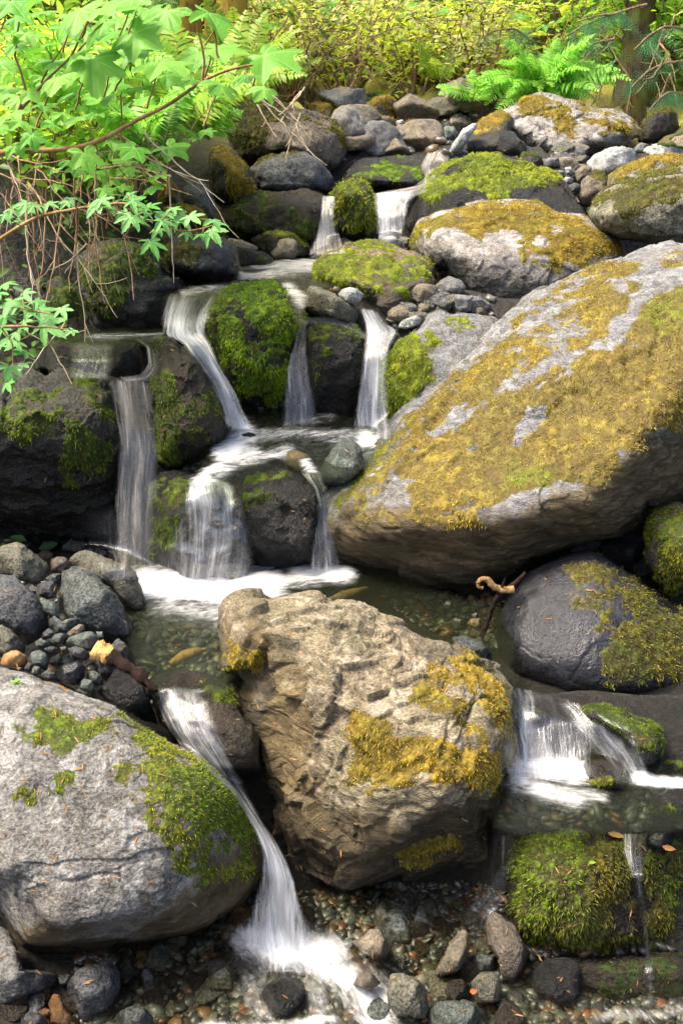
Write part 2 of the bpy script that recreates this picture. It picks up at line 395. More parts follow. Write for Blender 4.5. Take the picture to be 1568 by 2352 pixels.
def grow_moss(rec):
    msk = rec['msk']
    if msk.max() < .4: return
    v, q, nr = rec['v'], rec['q'], rec['nr']; px = rec['Y'] / F; rng = np.random.RandomState(rec['seed'] + 5)
    L = rec['blade'] * px * (.58 if rec['mcol'].startswith('gold') else .68)
    keep = msk[q].max(1) > .06
    qk = q[keep]
    if len(qk) < 4: return
    used, inv = np.unique(qk, return_inverse=True); qc = inv.reshape(qk.shape)
    mm = msk[used]
    nz = fbm(v[used] / (px * 15), 4, rec['seed'] + 50, .65) * 1.5
    cv = v[used] + nr[used] * (px * rec['thick'] * (mm * 4.6 - 2.6 + nz * 3.4 * mm))[:, None]
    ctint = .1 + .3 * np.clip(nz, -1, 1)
    gg = rec['grn'][used]; out_v, out_f, out_t, out_g = [cv], [qc], [ctint], [gg]
    off = len(cv)
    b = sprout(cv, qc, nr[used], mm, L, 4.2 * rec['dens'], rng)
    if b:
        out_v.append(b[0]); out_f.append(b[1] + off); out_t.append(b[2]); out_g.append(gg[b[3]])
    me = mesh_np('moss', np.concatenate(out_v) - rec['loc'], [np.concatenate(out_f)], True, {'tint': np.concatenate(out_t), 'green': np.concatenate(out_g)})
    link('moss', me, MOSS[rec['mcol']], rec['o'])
# ------------------------------------------------------------------ the boulders, one by one
B = boulder
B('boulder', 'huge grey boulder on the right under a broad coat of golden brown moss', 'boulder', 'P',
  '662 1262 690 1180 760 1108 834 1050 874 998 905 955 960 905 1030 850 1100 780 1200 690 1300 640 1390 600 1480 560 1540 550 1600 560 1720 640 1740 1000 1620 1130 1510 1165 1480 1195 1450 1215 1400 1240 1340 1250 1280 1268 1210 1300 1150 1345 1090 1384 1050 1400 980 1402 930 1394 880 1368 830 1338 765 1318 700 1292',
  3.4, .8, 'big', planes=[(1100, 1180, 2.95, -.3, -.52, .8), (1000, 1240, 3.0, -.1, -.84, -.54), (1525, 1000, 3.08, .65, -.75, 0), (800, 1180, 3.1, -.6, -.7, .1), (1200, 800, 3.55, -.35, -.3, .9)],
  moss=[('4', '1090 80 1200 20 1300 60 1280 150 1340 190 1290 290 1200 370 1130 360 1100 300 1060 250 1120 190', 14),
        ('4', '400 680 520 560 640 470 760 400 880 350 930 310 860 420 840 490 780 560 720 630 600 690 480 740 420 720', 14),
        ('4', '1180 450 1240 420 1350 290 1380 190 1568 130 1800 200 1800 700 1480 800 1400 880 1300 930 1250 1000 1150 1050 1000 1030 900 1080 780 1130 600 1150 420 1179 330 1150 300 1050 240 1000 230 900 330 790 420 820 560 740 700 640 860 600 930 540 1050 500', 13),
        ('4', '-60 1240 0 1100 90 1000 200 860 300 740 360 690 380 720 260 840 140 990 60 1130 0 1200', 8),
        ('4~', '420 640 1010 120 1240 20 1400 0 1330 200 1240 370 1050 480 700 620', 15),
        ('4', '1440 0 1568 0 1568 40 1480 30', 10), ('4~', '-40 1180 400 640 560 560 700 640 420 860 260 1000 100 1180', 16),
        ('6', '0 0 420 0 620 -20 640 40 560 90 480 60 330 20 200 10 100 60', 16),
        ('4-', '780 870 810 780 860 700 940 690 930 740 850 800 820 860', 6), ('4-', '560 900 640 860 600 910', 4), ('4-', '1340 190 1420 150 1568 110 1568 130 1450 170 1380 200', 8)],
  mcol='goldbr', grn=[('P', '715 1260 735 1180 860 1040 900 960 930 970 860 1090 830 1180 800 1280', 14), ('P', '1480 640 1600 640 1600 760 1480 760', 30), ('P', '1180 1080 1280 1090 1260 1160 1160 1140', 20)], chip=.2, seed=11, amp=.024, damp=[('P', '690 1230 800 1160 940 1160 1090 1190 1300 1130 1500 1010 1700 960 1700 1250 1400 1340 1100 1420 800 1380', 30)], strata=(.5, -.3, .8, 2.4), cracks=.35, blade=13, n=170, k=.05, dens=1.1)  # damp: browner stone with painted shade
B('boulder', 'pale speckled granite boulder in the left foreground with a green moss shoulder', 'boulder', 'P',
  '-90 1545 0 1535 60 1545 130 1570 200 1600 270 1635 340 1680 390 1705 440 1735 480 1765 520 1800 555 1850 590 1910 612 1960 610 2000 590 2040 560 2075 520 2100 470 2135 420 2165 360 2200 290 2232 240 2240 180 2225 130 2232 90 2220 50 2190 20 2120 -10 2060 -110 2050',
  2.2, .42, 'bright', planes=[(250, 1900, 1.96, .04, -.86, .5), (250, 1670, 2.12, .18, -.3, .93), (560, 1950, 2.1, .78, -.6, .1), (300, 2130, 1.93, .1, -.78, -.6), (0, 2080, 1.97, -.55, -.8, -.2)],
  moss=[('7', '640 -20 760 -60 850 -40 920 0 1000 60 1080 130 1140 220 1160 300 1100 330 1000 300 930 320 860 280 780 220 740 130 660 40', 18),
        ('5', '120 960 220 900 330 930 430 960 560 920 540 990 430 1010 330 1100 220 1080 100 1040', 22),
        ('5', '600 960 700 1010 780 1080 880 1160 960 1240 900 1330 760 1240 640 1130', 22), ('7~', '520 0 1000 0 1150 200 1180 520 900 560 640 250', 20), ('7~', '0 40 330 0 350 120 120 200', 18), ('7', '1080 160 1160 230 1180 330 1130 400 1060 330', 14)],
  mcol='yelgr', grn=[('P', '470 1770 530 1800 570 1850 600 1930 590 1990 500 1960 460 1860', 22)], chip=.16, seed=5, amp=.024, damp=[('P', '-80 2060 60 2130 250 2150 420 2070 560 1900 640 1900 640 2260 -80 2300', 34)], cracks=.4, blade=14, n=165, k=.07, dens=1.0, wet=(2080, 2300))  # damp: browner stone with painted shade
B('boulder', 'rugged tan boulder in the middle with layered ridges and a golden moss band', 'boulder', 'P',
  '530 1440 545 1400 560 1385 610 1392 665 1385 720 1380 740 1392 800 1400 860 1430 920 1440 960 1450 1010 1460 1040 1480 1065 1510 1105 1535 1140 1552 1172 1605 1196 1665 1216 1720 1236 1770 1240 1815 1222 1865 1212 1915 1204 1965 1185 2015 1140 2045 1095 2052 1040 2040 1000 2040 960 2060 920 2065 870 2062 830 2065 790 2045 740 2010 690 1980 660 1930 640 1860 610 1800 600 1740 580 1690 545 1640 490 1590 530 1570 525 1550 520 1500',
  2.5, .42, 'layer', planes=[(800, 1500, 2.42, .03, -.42, .91), (640, 1700, 2.36, -.55, -.8, .2), (950, 1720, 2.15, .12, -.85, .5), (900, 1880, 2.1, 0, -.9, -.44), (1160, 1780, 2.32, .85, -.5, .1), (720, 1900, 2.22, -.55, -.75, -.35)],
  moss=[('6', '60 900 180 950 330 1020 430 1040 560 1080 640 1080 700 1130 680 1190 400 1200 200 1260 60 1230 30 1050', 16),
        ('8', '60 -40 340 -40 560 -60 700 40 690 110 620 140 480 60 330 60 200 90 100 60', 14),
        ('6', '500 660 590 690 680 800 740 920 800 1060 850 1150 840 1200 780 1180 700 1020 600 860 540 780', 14),
        ('6~', '360 700 520 650 640 900 640 1080 300 880', 16), ('5~', '1100 560 1200 640 1160 760 1090 720', 10), ('8~', '250 400 380 380 560 380 560 430 380 480 260 460', 12)],
  mcol='gold', seed=8, amp=.034, damp=[('P', '525 1440 600 1440 700 1600 760 1800 640 1900 560 1700', 50), ('P', '600 1760 760 1840 900 1860 1120 1850 1200 1800 1220 2080 600 2080', 34)], strata=(-.35, -.1, .93, 1.8), cracks=.35, chip=.72, blade=14, n=165, k=.03, dens=1.0, wet=(1780, 2030))  # damp: browner stone with painted shade
B('boulder', 'smooth dark wet boulder on the right with olive moss over its right half', 'boulder', 'P',
  '1130 1450 1150 1400 1180 1350 1220 1310 1290 1280 1350 1265 1380 1275 1430 1310 1490 1350 1540 1390 1568 1400 1660 1440 1680 1560 1600 1600 1500 1625 1400 1640 1330 1620 1280 1620 1240 1595 1200 1580 1160 1560 1140 1520',
  2.85, .42, 'wetsm', planes=[(1300, 1400, 2.74, -.3, -.6, .75), (1290, 1530, 2.6, -.3, -.9, .1), (1480, 1450, 2.72, .35, -.65, .6), (1420, 1605, 2.6, .1, -.7, -.7)],
  moss=[('6', '1250 270 1330 320 1400 370 1480 440 1568 420 1700 420 1700 760 1560 740 1400 780 1300 780 1180 720 1190 640 1240 560 1290 480 1270 400 1200 350 1270 320', 20), ('6~', '1000 250 1180 200 1250 300 1280 560 1160 560 1050 400', 16)],
  mcol='olive', chip=.25, seed=3, amp=.008, blade=15, k=.16, n=120, dens=1.0)
B('boulder', 'rounded mossy boulder at the right edge below the huge boulder', 'boulder', 'P',
  '1480 1220 1500 1175 1540 1160 1620 1165 1640 1300 1580 1370 1540 1368 1500 1330 1482 1280', 3.1, .3, 'brown', moss=[('P', '1485 1180 1640 1160 1640 1310 1530 1350 1490 1260', 22)], mcol='yelgr', seed=4, k=.12, blade=12)
B('boulder', 'golden capped grey boulder standing behind the huge mossy one', 'boulder', 'P',
  '943 560 948 525 960 505 1000 490 1050 480 1100 465 1160 460 1230 462 1275 490 1330 500 1380 520 1410 545 1425 570 1440 640 1300 690 1200 720 1150 722 1130 722 1080 690 1040 650 1000 610 960 590',
  5.0, .7, 'pink', planes=[(1150, 560, 4.75, 0, -.42, .9), (1150, 620, 4.65, -.1, -.95, .15), (1000, 590, 4.8, -.65, -.7, -.1), (1300, 580, 4.75, .4, -.7, .5)],
  moss=[('2', '330 1040 380 1000 520 960 700 920 830 925 950 940 1000 1000 960 1080 900 1130 980 1160 880 1179 800 1100 740 1060 640 1090 540 1060 440 1060 350 1120 320 1110', 16), ('P', '1270 490 1330 505 1400 545 1420 575 1330 615 1290 600 1260 560 1290 530', 14), ('P~', '1180 560 1300 560 1300 640 1200 600', 14)],
  mcol='gold', grn=[('P', '940 540 1000 500 1010 580 960 600', 10)], chip=.3, seed=21, amp=.024, blade=9, cracks=.2, n=130)
B('boulder', 'low wet boulder carrying a bright green moss dome beside the upper run', 'boulder', 'P',
  '925 515 935 480 955 450 985 410 1030 375 1090 353 1140 352 1190 372 1230 388 1270 400 1300 430 1340 480 1380 530 1250 560 1000 540 940 535',
  6.2, .8, 'wet', planes=[(1100, 400, 6.0, -.05, -.5, .85), (1100, 480, 5.75, -.1, -.9, .2), (960, 480, 5.9, -.6, -.7, .2)],
  moss=[('2', '330 900 420 780 520 720 640 705 720 715 800 760 860 770 960 790 1010 850 900 860 780 880 720 920 600 880 520 930 420 930', 14)], mcol='lime', chip=.3, seed=22, amp=.024, blade=9, n=120, thick=1.6)
B('boulder', 'broad boulder at the right edge with mossy top and shaded front', 'boulder', 'P',
  '1355 490 1370 465 1390 440 1425 420 1480 400 1560 385 1640 390 1660 540 1600 580 1500 560 1420 545 1375 520', 5.25, .7, 'olive',
  planes=[(1450, 430, 5.0, -.3, -.45, .85), (1480, 510, 4.85, -.15, -.95, -.15)], moss=[('2', '1250 870 1300 840 1400 820 1568 800 1700 800 1700 870 1500 900 1400 930 1300 1000 1240 960', 15), ('up', .75, .5)], mcol='olive', seed=23, amp=.03, blade=9, cracks=.3)
B('boulder', 'sunlit moss topped boulder overlapping behind at the right edge', 'boulder', 'P',
  '1388 430 1395 405 1420 385 1480 365 1540 353 1620 360 1640 450 1500 470', 5.75, .5, 'olive', moss=[('up', .55, .6)], mcol='gold', seed=24, blade=8)
B('boulder', 'pale flat topped stone with dark side between the two right boulders', 'stone', 'P',
  '1343 375 1370 352 1400 340 1432 336 1455 345 1462 365 1440 395 1400 402 1360 398', 6.6, None, 'pale', seed=25, facets=7)
B('boulder', 'brown rounded stone with mossy cap right of the green dome', 'stone', 'P', '1325 450 1335 415 1360 395 1385 395 1398 420 1392 455 1360 478 1335 470', 6.1, None, 'brown', moss=[('up', .8, .5)], mcol='olive', seed=26, blade=7)
B('boulder', 'sunlit pink and white boulder with golden moss below the large fern', 'boulder', 'P',
  '1135 285 1155 250 1200 222 1240 217 1300 235 1350 250 1400 258 1440 268 1465 290 1470 312 1430 335 1380 340 1330 355 1280 375 1230 366 1190 335 1160 305',
  7.8, .8, 'pink', planes=[(1280, 270, 7.5, .05, -.6, .8), (1250, 330, 7.3, -.35, -.9, .15), (1330, 345, 7.3, .2, -.75, -.6), (1420, 300, 7.4, .5, -.75, .2)],
  moss=[('2', '800 440 900 440 1000 480 1060 510 1050 580 1000 600 960 580 900 560 820 520', 14), ('2', '1060 510 1200 520 1350 570 1360 620 1250 610 1180 640 1100 560', 14), ('2~', '880 480 1180 520 1160 640 960 620', 16)], mcol='gold', seed=27, amp=.03, blade=8, cracks=.4, n=120)
B('boulder', 'blocky boulder with golden top and dark side left of the sunlit one', 'boulder', 'P', '1040 330 1075 300 1110 272 1150 252 1175 270 1170 310 1190 345 1150 365 1080 365 1045 360', 7.4, .5, 'dark',
  planes=[(1110, 290, 7.3, -.2, -.5, .85), (1110, 340, 7.1, 0, -.95, -.25)], moss=[('P', '1075 300 1110 272 1150 252 1172 268 1150 300 1090 308', 8)], mcol='gold', seed=28, blade=7)
B('stone', 'pale grey leaning slab at the head of the upper run', 'stone', '2', '490 700 520 650 560 590 610 560 630 580 590 620 560 680 540 720 500 725', 7.0, None, 'pale', seed=29)
B('boulder', 'dark angular mossy boulder at the far right below the cedar', 'boulder', 'P', '1462 295 1480 275 1505 258 1535 250 1552 262 1560 295 1540 320 1490 335 1465 325', 8.2, None, 'dark', moss=[('up', .7, .5)], mcol='olive', seed=30, blade=7)
B('boulder', 'long overhanging boulder with mossy left half below the thimbleberry', 'boulder', 'P',
  '520 300 530 262 560 232 600 222 660 243 720 255 770 280 795 310 806 345 792 382 750 395 700 375 650 352 590 368 545 358',
  6.9, .8, 'brown', planes=[(680, 280, 6.7, .2, -.55, .8), (620, 310, 6.5, -.05, -.97, .15), (700, 350, 6.5, .05, -.7, -.72), (790, 340, 6.75, .7, -.7, 0)],
  moss=[('F', '580 720 640 640 800 610 980 660 960 780 800 900 700 930 620 880', 16), ('F', '1000 720 1200 760 1320 860 1330 940 1250 850 1100 790 1000 780', 12)], mcol='olive', seed=31, amp=.03, blade=9, n=120, cracks=.2)
B('boulder', 'dark slate boulder tucked under the long overhanging one', 'boulder', 'P', '575 390 600 365 650 352 700 352 740 375 765 410 760 442 700 448 640 446 590 435', 6.35, .5, 'slate',
  planes=[(660, 400, 6.1, .05, -.95, .25), (650, 360, 6.2, -.1, -.3, .95), (745, 410, 6.15, .7, -.7, -.1)], moss=[('F', '700 1040 760 1000 900 970 1000 975 1020 1000 900 1010 760 1050', 8)], mcol='olive', seed=32, amp=.025, blade=8, strata=(.3, 0, 1, 2))
B('boulder', 'wet mossy ledge rock left of the small upper fall', 'boulder', 'P', '500 500 520 470 560 450 600 440 660 436 710 440 745 455 750 520 730 560 660 555 560 540 510 530', 5.9, .5, 'wetbr',
  planes=[(640, 450, 5.85, 0, -.4, .9), (640, 510, 5.7, -.05, -.95, .2)], moss=[('A', '240 710 330 690 400 760 480 760 560 780 630 850 640 960 540 960 420 880 260 800', 18), ('A~', '20 740 240 720 300 900 100 960', 20)], mcol='green', seed=33, blade=8, amp=.05)
B('boulder', 'shaggy moss covered knob standing between the two upper falls', 'boulder', 'P', '760 500 763 450 775 425 800 411 830 415 850 440 862 470 858 520 840 545 800 552 770 540', 5.85, .35, 'wet',
  moss=[('P', '755 470 775 420 830 410 870 470 862 525 800 535 762 520', 6)], mcol='yelgr', seed=34, blade=13, dens=1.3, k=.15, thick=2)
B('boulder', 'flat wet slab with a green moss fringe where the upper run slides over', 'boulder', 'P', '797 410 803 385 830 365 900 358 960 358 1000 372 985 400 972 425 930 440 880 438 830 420', 6.4, .5, 'wet',
  planes=[(890, 370, 6.6, .05, -.25, .96), (890, 405, 6.2, 0, -.95, .1), (890, 425, 6.2, 0, -.7, -.7)], moss=[('A', '830 540 920 530 1060 480 1200 490 1290 530 1270 580 1160 590 1080 560 960 580 840 570', 10), ('A', '1130 440 1190 440 1190 465 1140 465', 6)], mcol='bright', seed=35, blade=8)
B('stone', 'smooth grey stone leaning on the mossy mound beside the upper pool', 'stone', 'A', '335 1060 380 980 440 955 500 980 500 1060 470 1105 380 1110', 5.45, None, 'tan', seed=36, k=.15)
B('boulder', 'green mossy mound behind the smooth grey stone', 'boulder', 'A', '210 970 290 930 400 920 480 950 560 1010 585 1060 540 1080 340 1080 250 1030', 5.55, None, 'dark', moss=[('up', .35, .6)], mcol='yelgr', seed=37, blade=8)
B('stone', 'long flat grey stone at the left rim of the upper pool', 'stone', 'A', '60 965 150 975 250 1020 250 1040 120 1035 60 1010', 5.3, None, 'tan', seed=38)
B('stone', 'dark wet rounded stone in front of the long flat one', 'stone', 'A', '100 1030 200 1030 300 1060 355 1100 330 1125 150 1145 110 1100', 5.05, None, 'wet', moss=[('A~', '230 1080 330 1080 340 1120 240 1130', 6)], mcol='green', seed=39, blade=7)
B('boulder', 'black wet boulder with a mossy left side above the chute', 'boulder', 'H', '940 400 1000 380 1150 400 1290 435 1360 490 1380 570 1360 630 1280 690 1190 710 1090 700 1000 640 950 560', 4.75, .4, 'wetsm',
  planes=[(480, 560, 4.55, -.1, -.9, .35), (530, 590, 4.55, .55, -.75, .3), (470, 640, 4.55, 0, -.7, -.7)], moss=[('H', '950 400 1080 400 1180 470 1170 540 1120 580 960 570', 16)], mcol='olive', seed=40, blade=9, k=.1)
B('boulder', 'broad bank rock draped in dark green moss left of the chute', 'boulder', 'H', '440 560 560 470 700 450 850 480 930 570 960 640 1040 650 1070 720 980 790 950 870 900 930 800 960 640 975 560 930 500 800 460 680', 4.45, .5, 'dark',
  planes=[(280, 640, 4.2, .1, -.9, .35), (380, 690, 4.25, .4, -.85, .2), (300, 740, 4.2, 0, -.85, -.5)], moss=[('H', '460 580 700 460 860 490 930 580 900 680 800 640 710 720 700 820 640 840 560 760 480 680', 20)], mcol='green', seed=41, blade=12, amp=.05)
B('boulder', 'small mossy rock under the maple branch beside the bank rock', 'boulder', 'H', '270 680 340 650 420 710 470 790 480 870 400 890 300 860 270 780', 4.1, None, 'dark', moss=[('H', '260 660 430 650 490 800 470 850 290 820', 12)], mcol='green', seed=42, blade=11)
B('boulder', 'steep moss hung rock below the left bank ferns', 'boulder', 'F', '480 960 530 920 600 930 650 1000 700 1080 740 1150 760 1220 740 1290 660 1330 560 1330 480 1250 460 1100', 5.9, .6, 'dark', moss=[('F', '480 960 530 920 600 930 650 1000 700 1080 750 1180 740 1270 640 1280 600 1160 560 1060', 18)], mcol='gold', seed=43, blade=11)
B('boulder', 'narrow dark rock standing left of the moss hung one', 'boulder', 'H', '1040 180 1080 100 1150 80 1200 140 1230 240 1220 320 1150 330 1070 280', 5.5, None, 'slate', moss=[('H~', '1170 120 1240 200 1230 320 1180 260', 10)], mcol='olive', seed=44, blade=9)
B('boulder', 'low golden green moss mound above the black wet boulder', 'boulder', 'H', '940 300 950 260 1000 240 1080 245 1150 275 1185 330 1170 370 1080 380 980 370', 5.1, None, 'dark', moss=[('up', .05, .4)], mcol='gold', seed=45, blade=9, thick=1.8)
B('boulder', 'small golden moss cushion rock under the hanging twigs', 'boulder', 'H', '920 210 940 120 980 100 1020 150 1010 220 960 250', 5.4, None, 'dark', moss=[('up', -.2, .4)], mcol='gold', seed=46, blade=9)
# around the main cascade
B('boulder', 'large green moss covered boulder splitting the main cascade', 'boulder', '3', '935 300 940 230 1000 165 1080 130 1180 117 1270 120 1330 160 1370 220 1395 280 1370 330 1345 370 1330 470 1320 560 1310 640 1260 700 1180 705 1120 690 1080 660 1050 600 1010 510 960 400',
  4.3, .45, 'wet', planes=[(590, 680, 4.1, -.05, -.45, .9), (620, 720, 3.98, .1, -.95, .15), (520, 780, 4.0, -.6, -.8, .1), (600, 860, 3.98, 0, -.85, -.5), (690, 740, 4.05, .75, -.6, 0)],
  moss=[('3', '945 280 1000 170 1080 132 1180 112 1270 115 1340 160 1400 280 1350 350 1310 400 1240 390 1180 340 1120 240 1040 230 980 260', 12), ('3', '1080 520 1160 500 1300 480 1310 620 1240 690 1150 640 1090 600', 16), ('3~', '940 280 1040 240 1160 330 1240 400 1320 400 1310 520 1080 560 1010 500', 18)], mcol='bright', chip=.25, seed=51, blade=11, n=140, dens=1.2, thick=1.4)
B('boulder', 'wet brown rock wedge with green moss specks between two left falls', 'boulder', '3', '730 375 760 362 800 375 835 420 880 395 920 480 970 560 1030 660 1065 740 1030 820 985 900 900 945 780 985 730 950 715 840 690 750 675 640 695 560 715 480',
  3.75, .4, 'wetbr', planes=[(390, 900, 3.5, -.25, -.95, .15), (440, 900, 3.5, .5, -.8, .3), (440, 1020, 3.48, .1, -.85, -.5), (390, 790, 3.65, 0, -.5, .85)],
  moss=[('3~', '860 560 980 600 1040 720 960 900 860 900 840 700', 16), ('3', '720 380 760 370 750 450 715 500', 8), ('3~', '690 560 800 480 860 700 820 960 720 940', 11)], mcol='green', seed=52, blade=9, amp=.035, n=120)
B('boulder', 'big shaded rock wall behind the left fall with green moss streaks', 'boulder', '3', '-200 560 0 545 120 515 210 560 350 535 430 575 500 640 520 740 535 850 545 960 560 1100 560 1290 300 1340 0 1330 -220 1300',
  3.68, .36, 'dark', planes=[(150, 950, 3.4, .25, -.95, .1), (100, 1060, 3.4, .1, -.85, -.5), (150, 875, 3.55, 0, -.4, .9)],
  moss=[('3', '290 740 370 720 400 800 500 880 520 960 440 1010 340 1040 260 980 300 860', 22), ('3~', '380 590 480 660 520 780 430 760 380 680', 14), ('3~', '0 620 300 600 300 840 0 840', 24), ('3', '320 525 420 560 430 600 330 570', 10), ('3', '390 600 430 640 500 700 510 750 450 740 400 680', 8)], mcol='green', seed=53, blade=11, amp=.055, n=130, wet=(1000, 1150))
B('stone', 'black wet rounded stone on the ledge over the left fall', 'stone', '3', '470 480 500 420 560 390 620 395 650 440 655 500 640 540 560 560 490 545', 3.72, .2, 'wet', seed=54, k=.15, amp=.02)
B('stone', 'dark ledge stone under the thin overflow at the left', 'stone', '3', '170 440 260 400 380 400 460 430 490 540 400 560 250 540 170 520', 3.8, .25, 'wet', seed=55)
B('boulder', 'dark rounded rock with dewy moss top behind the thin centre fall', 'boulder', 'B', '960 330 990 280 1060 265 1150 275 1250 320 1315 370 1320 480 1300 640 1270 800 1240 930 1060 950 1000 880 980 720 960 560 950 430',
  4.3, .4, 'wet', planes=[(770, 790, 4.02, 0, -.97, .15), (770, 745, 4.1, 0, -.45, .9), (770, 880, 4.02, 0, -.9, -.4)], moss=[('B~', '960 330 1100 290 1290 350 1310 480 1200 520 1000 440', 22), ('B~', '980 480 1100 500 1090 640 1010 640', 16)], mcol='green', seed=56, blade=9, n=100)
B('boulder', 'dark wet glossy rock in the middle of the lower tier', 'boulder', 'P', '520 1150 545 1105 580 1075 640 1058 690 1075 730 1110 752 1170 745 1240 725 1290 690 1310 640 1320 590 1315 572 1260 545 1200',
  3.5, .3, 'wet', planes=[(640, 1100, 3.3, 0, -.5, .87), (640, 1180, 3.22, -.05, -.97, .1), (640, 1270, 3.24, 0, -.8, -.5)], moss=[('3~', '1080 1080 1200 1040 1290 1060 1250 1140 1100 1160', 16), ('B~', '560 1180 900 1120 880 1180 600 1240', 14)], mcol='green', seed=57, blade=9, amp=.05)
B('boulder', 'dark mossy hump rock under the fan shaped fall', 'boulder', 'P', '330 1200 345 1120 380 1085 430 1082 500 1095 545 1140 570 1210 580 1280 570 1340 480 1352 400 1345 350 1320 335 1260',
  3.5, .32, 'wet', planes=[(440, 1110, 3.3, 0, -.5, .86), (440, 1200, 3.22, 0, -.97, .15), (370, 1180, 3.3, -.6, -.8, .1)], moss=[('3~', '700 1040 860 1000 900 1120 760 1179 680 1140', 16), ('5~', '680 0 850 0 820 180 700 200', 14)], mcol='green', seed=58, blade=9, amp=.045)
B('stone', 'small dark stone parting the current at the foot of the chute', 'stone', '3', '1080 850 1100 820 1140 808 1185 820 1197 855 1170 885 1100 885', 3.72, None, 'wet', seed=59, k=.12)
B('stone', 'rounded ochre stone in the middle pool', 'stone', '3', '1302 930 1320 895 1365 888 1410 905 1450 940 1460 975 1420 995 1360 980 1310 955', 3.42, None, 'ochre', seed=60, k=.16, amp=.012)
B('stone', 'green veined angular stone leaning at the right of the middle pool', 'stone', 'B', '1045 1150 1080 1080 1130 1000 1185 945 1240 965 1280 1000 1290 1040 1310 1090 1280 1150 1200 1210 1100 1230 1050 1200', 3.35, None, 'green', seed=61, facets=7, amp=.03)
B('stone', 'small cream coloured stone under the thin centre fall', 'stone', 'B', '840 930 860 905 890 910 930 950 910 970 850 968', 3.78, None, 'pale', seed=62)
B('stone', 'tiny white stone right of the cream stone in the middle pool', 'stone', 'B', '940 980 970 965 1005 970 1000 985 960 992', 3.68, None, 'pale', seed=63)
B('stone', 'flat dark wet stone at the back of the middle pool', 'stone', 'B', '1030 940 1090 925 1150 930 1160 960 1080 975 1030 965', 3.85, None, 'wetbr', seed=64)
B('boulder', 'grey rock with a thick bright lime moss flank beside the right fall', 'boulder', '4', '175 600 185 540 200 500 230 430 280 380 330 345 370 315 400 270 450 250 500 268 600 262 700 275 760 330 700 520 560 640 420 700 330 700 230 755 195 730 180 660',
  4.15, .45, 'gray', planes=[(930, 830, 3.92, -.4, -.85, .3), (1040, 760, 4.05, .1, -.5, .85), (920, 930, 3.9, -.2, -.8, -.5)], moss=[('4', '175 600 200 500 260 410 330 350 350 390 430 440 420 520 430 560 330 680 230 760 190 720', 10), ('4', '390 350 440 350 450 400 400 420', 8), ('4~', '430 290 620 280 640 360 520 370', 15)], mcol='lime', chip=.3, seed=65, blade=10, dens=1.2, thick=1.6)
B('boulder', 'rust streaked boulder with yellow green moss left of the golden capped one', 'boulder', 'A', '620 1140 680 1090 760 1050 820 1000 900 985 1000 985 1100 1020 1240 1060 1330 1100 1370 1160 1400 1300 1410 1420 1300 1490 1180 1520 1050 1500 1000 1420 900 1330 800 1280 680 1240 630 1200',
  4.75, .5, 'rust', planes=[(860, 585, 4.7, 0, -.35, .93), (860, 680, 4.4, -.35, -.9, .1), (980, 650, 4.45, .35, -.9, .1)], moss=[('A', '610 1140 760 1040 900 975 1050 990 1130 1040 1000 1050 900 1080 880 1140 900 1220 760 1280 620 1200', 12), ('A', '1060 1130 1200 1090 1330 1130 1340 1190 1250 1270 1120 1280 1040 1190', 12), ('A~', '640 1100 1340 1060 1380 1300 900 1330', 18), ('4', '200 30 260 60 340 180 320 200 240 130 190 80', 8), ('A~', '1230 1060 1360 1080 1370 1160 1280 1130', 8)], mcol='lime', seed=66, blade=9, amp=.03)
B('stone', 'dark rounded stone wedged between rust streaked and golden capped boulders', 'stone', 'A', '1350 1060 1400 1015 1450 1012 1500 1060 1500 1130 1460 1175 1390 1170', 4.85, None, 'dark', seed=67, k=.12)
B('stone', 'greenish angular slab at the lip above the thin centre fall', 'stone', 'B', '945 150 960 90 1000 70 1060 85 1150 130 1240 180 1285 210 1285 270 1240 300 1120 270 1000 230 950 190', 4.25, .22, 'olive', seed=68, facets=6)
B('stone', 'rounded white and tan stone on the rust streaked boulder', 'stone', 'B', '1155 125 1180 95 1220 80 1270 90 1302 125 1285 165 1250 185 1200 160', 4.3, None, 'pale', seed=69, k=.12)
B('stone', 'pale smooth stone wedged below the golden capped boulder', 'stone', '4', '490 195 530 175 600 178 632 200 600 250 540 260 505 240', 4.4, None, 'pale', seed=70)
B('stone', 'small tan stone right of the pale smooth one', 'stone', '4', '610 240 640 228 672 258 660 275 610 265', 4.4, None, 'tan', seed=71)
B('stone', 'flat white green stone right of the right fall lip', 'stone', '4', '255 325 285 290 340 272 372 285 360 310 300 330', 4.25, None, 'pale', seed=72)
B('stone', 'dark wet rounded stone under the lip of the right fall', 'stone', 'B', '1380 390 1400 345 1450 335 1510 345 1520 380 1470 440 1400 460', 4.15, None, 'wet', seed=73, k=.12)
B('stone', 'white rounded stone at the foot of the twin upper fall', 'stone', 'A', '1018 990 1050 955 1110 948 1160 975 1195 1040 1120 1045 1040 1020', 5.5, None, 'pale', seed=74)
B('stone', 'low dark stone behind the white rounded one', 'stone', 'A', '1150 955 1190 950 1225 965 1220 1040 1190 1040 1160 990', 5.65, None, 'olive', seed=75)
B('stone', 'dark wet stone at the foot of the small upper fall', 'stone', 'A', '740 975 800 962 860 980 850 1040 780 1060 730 1040', 5.6, None, 'wet', seed=76)
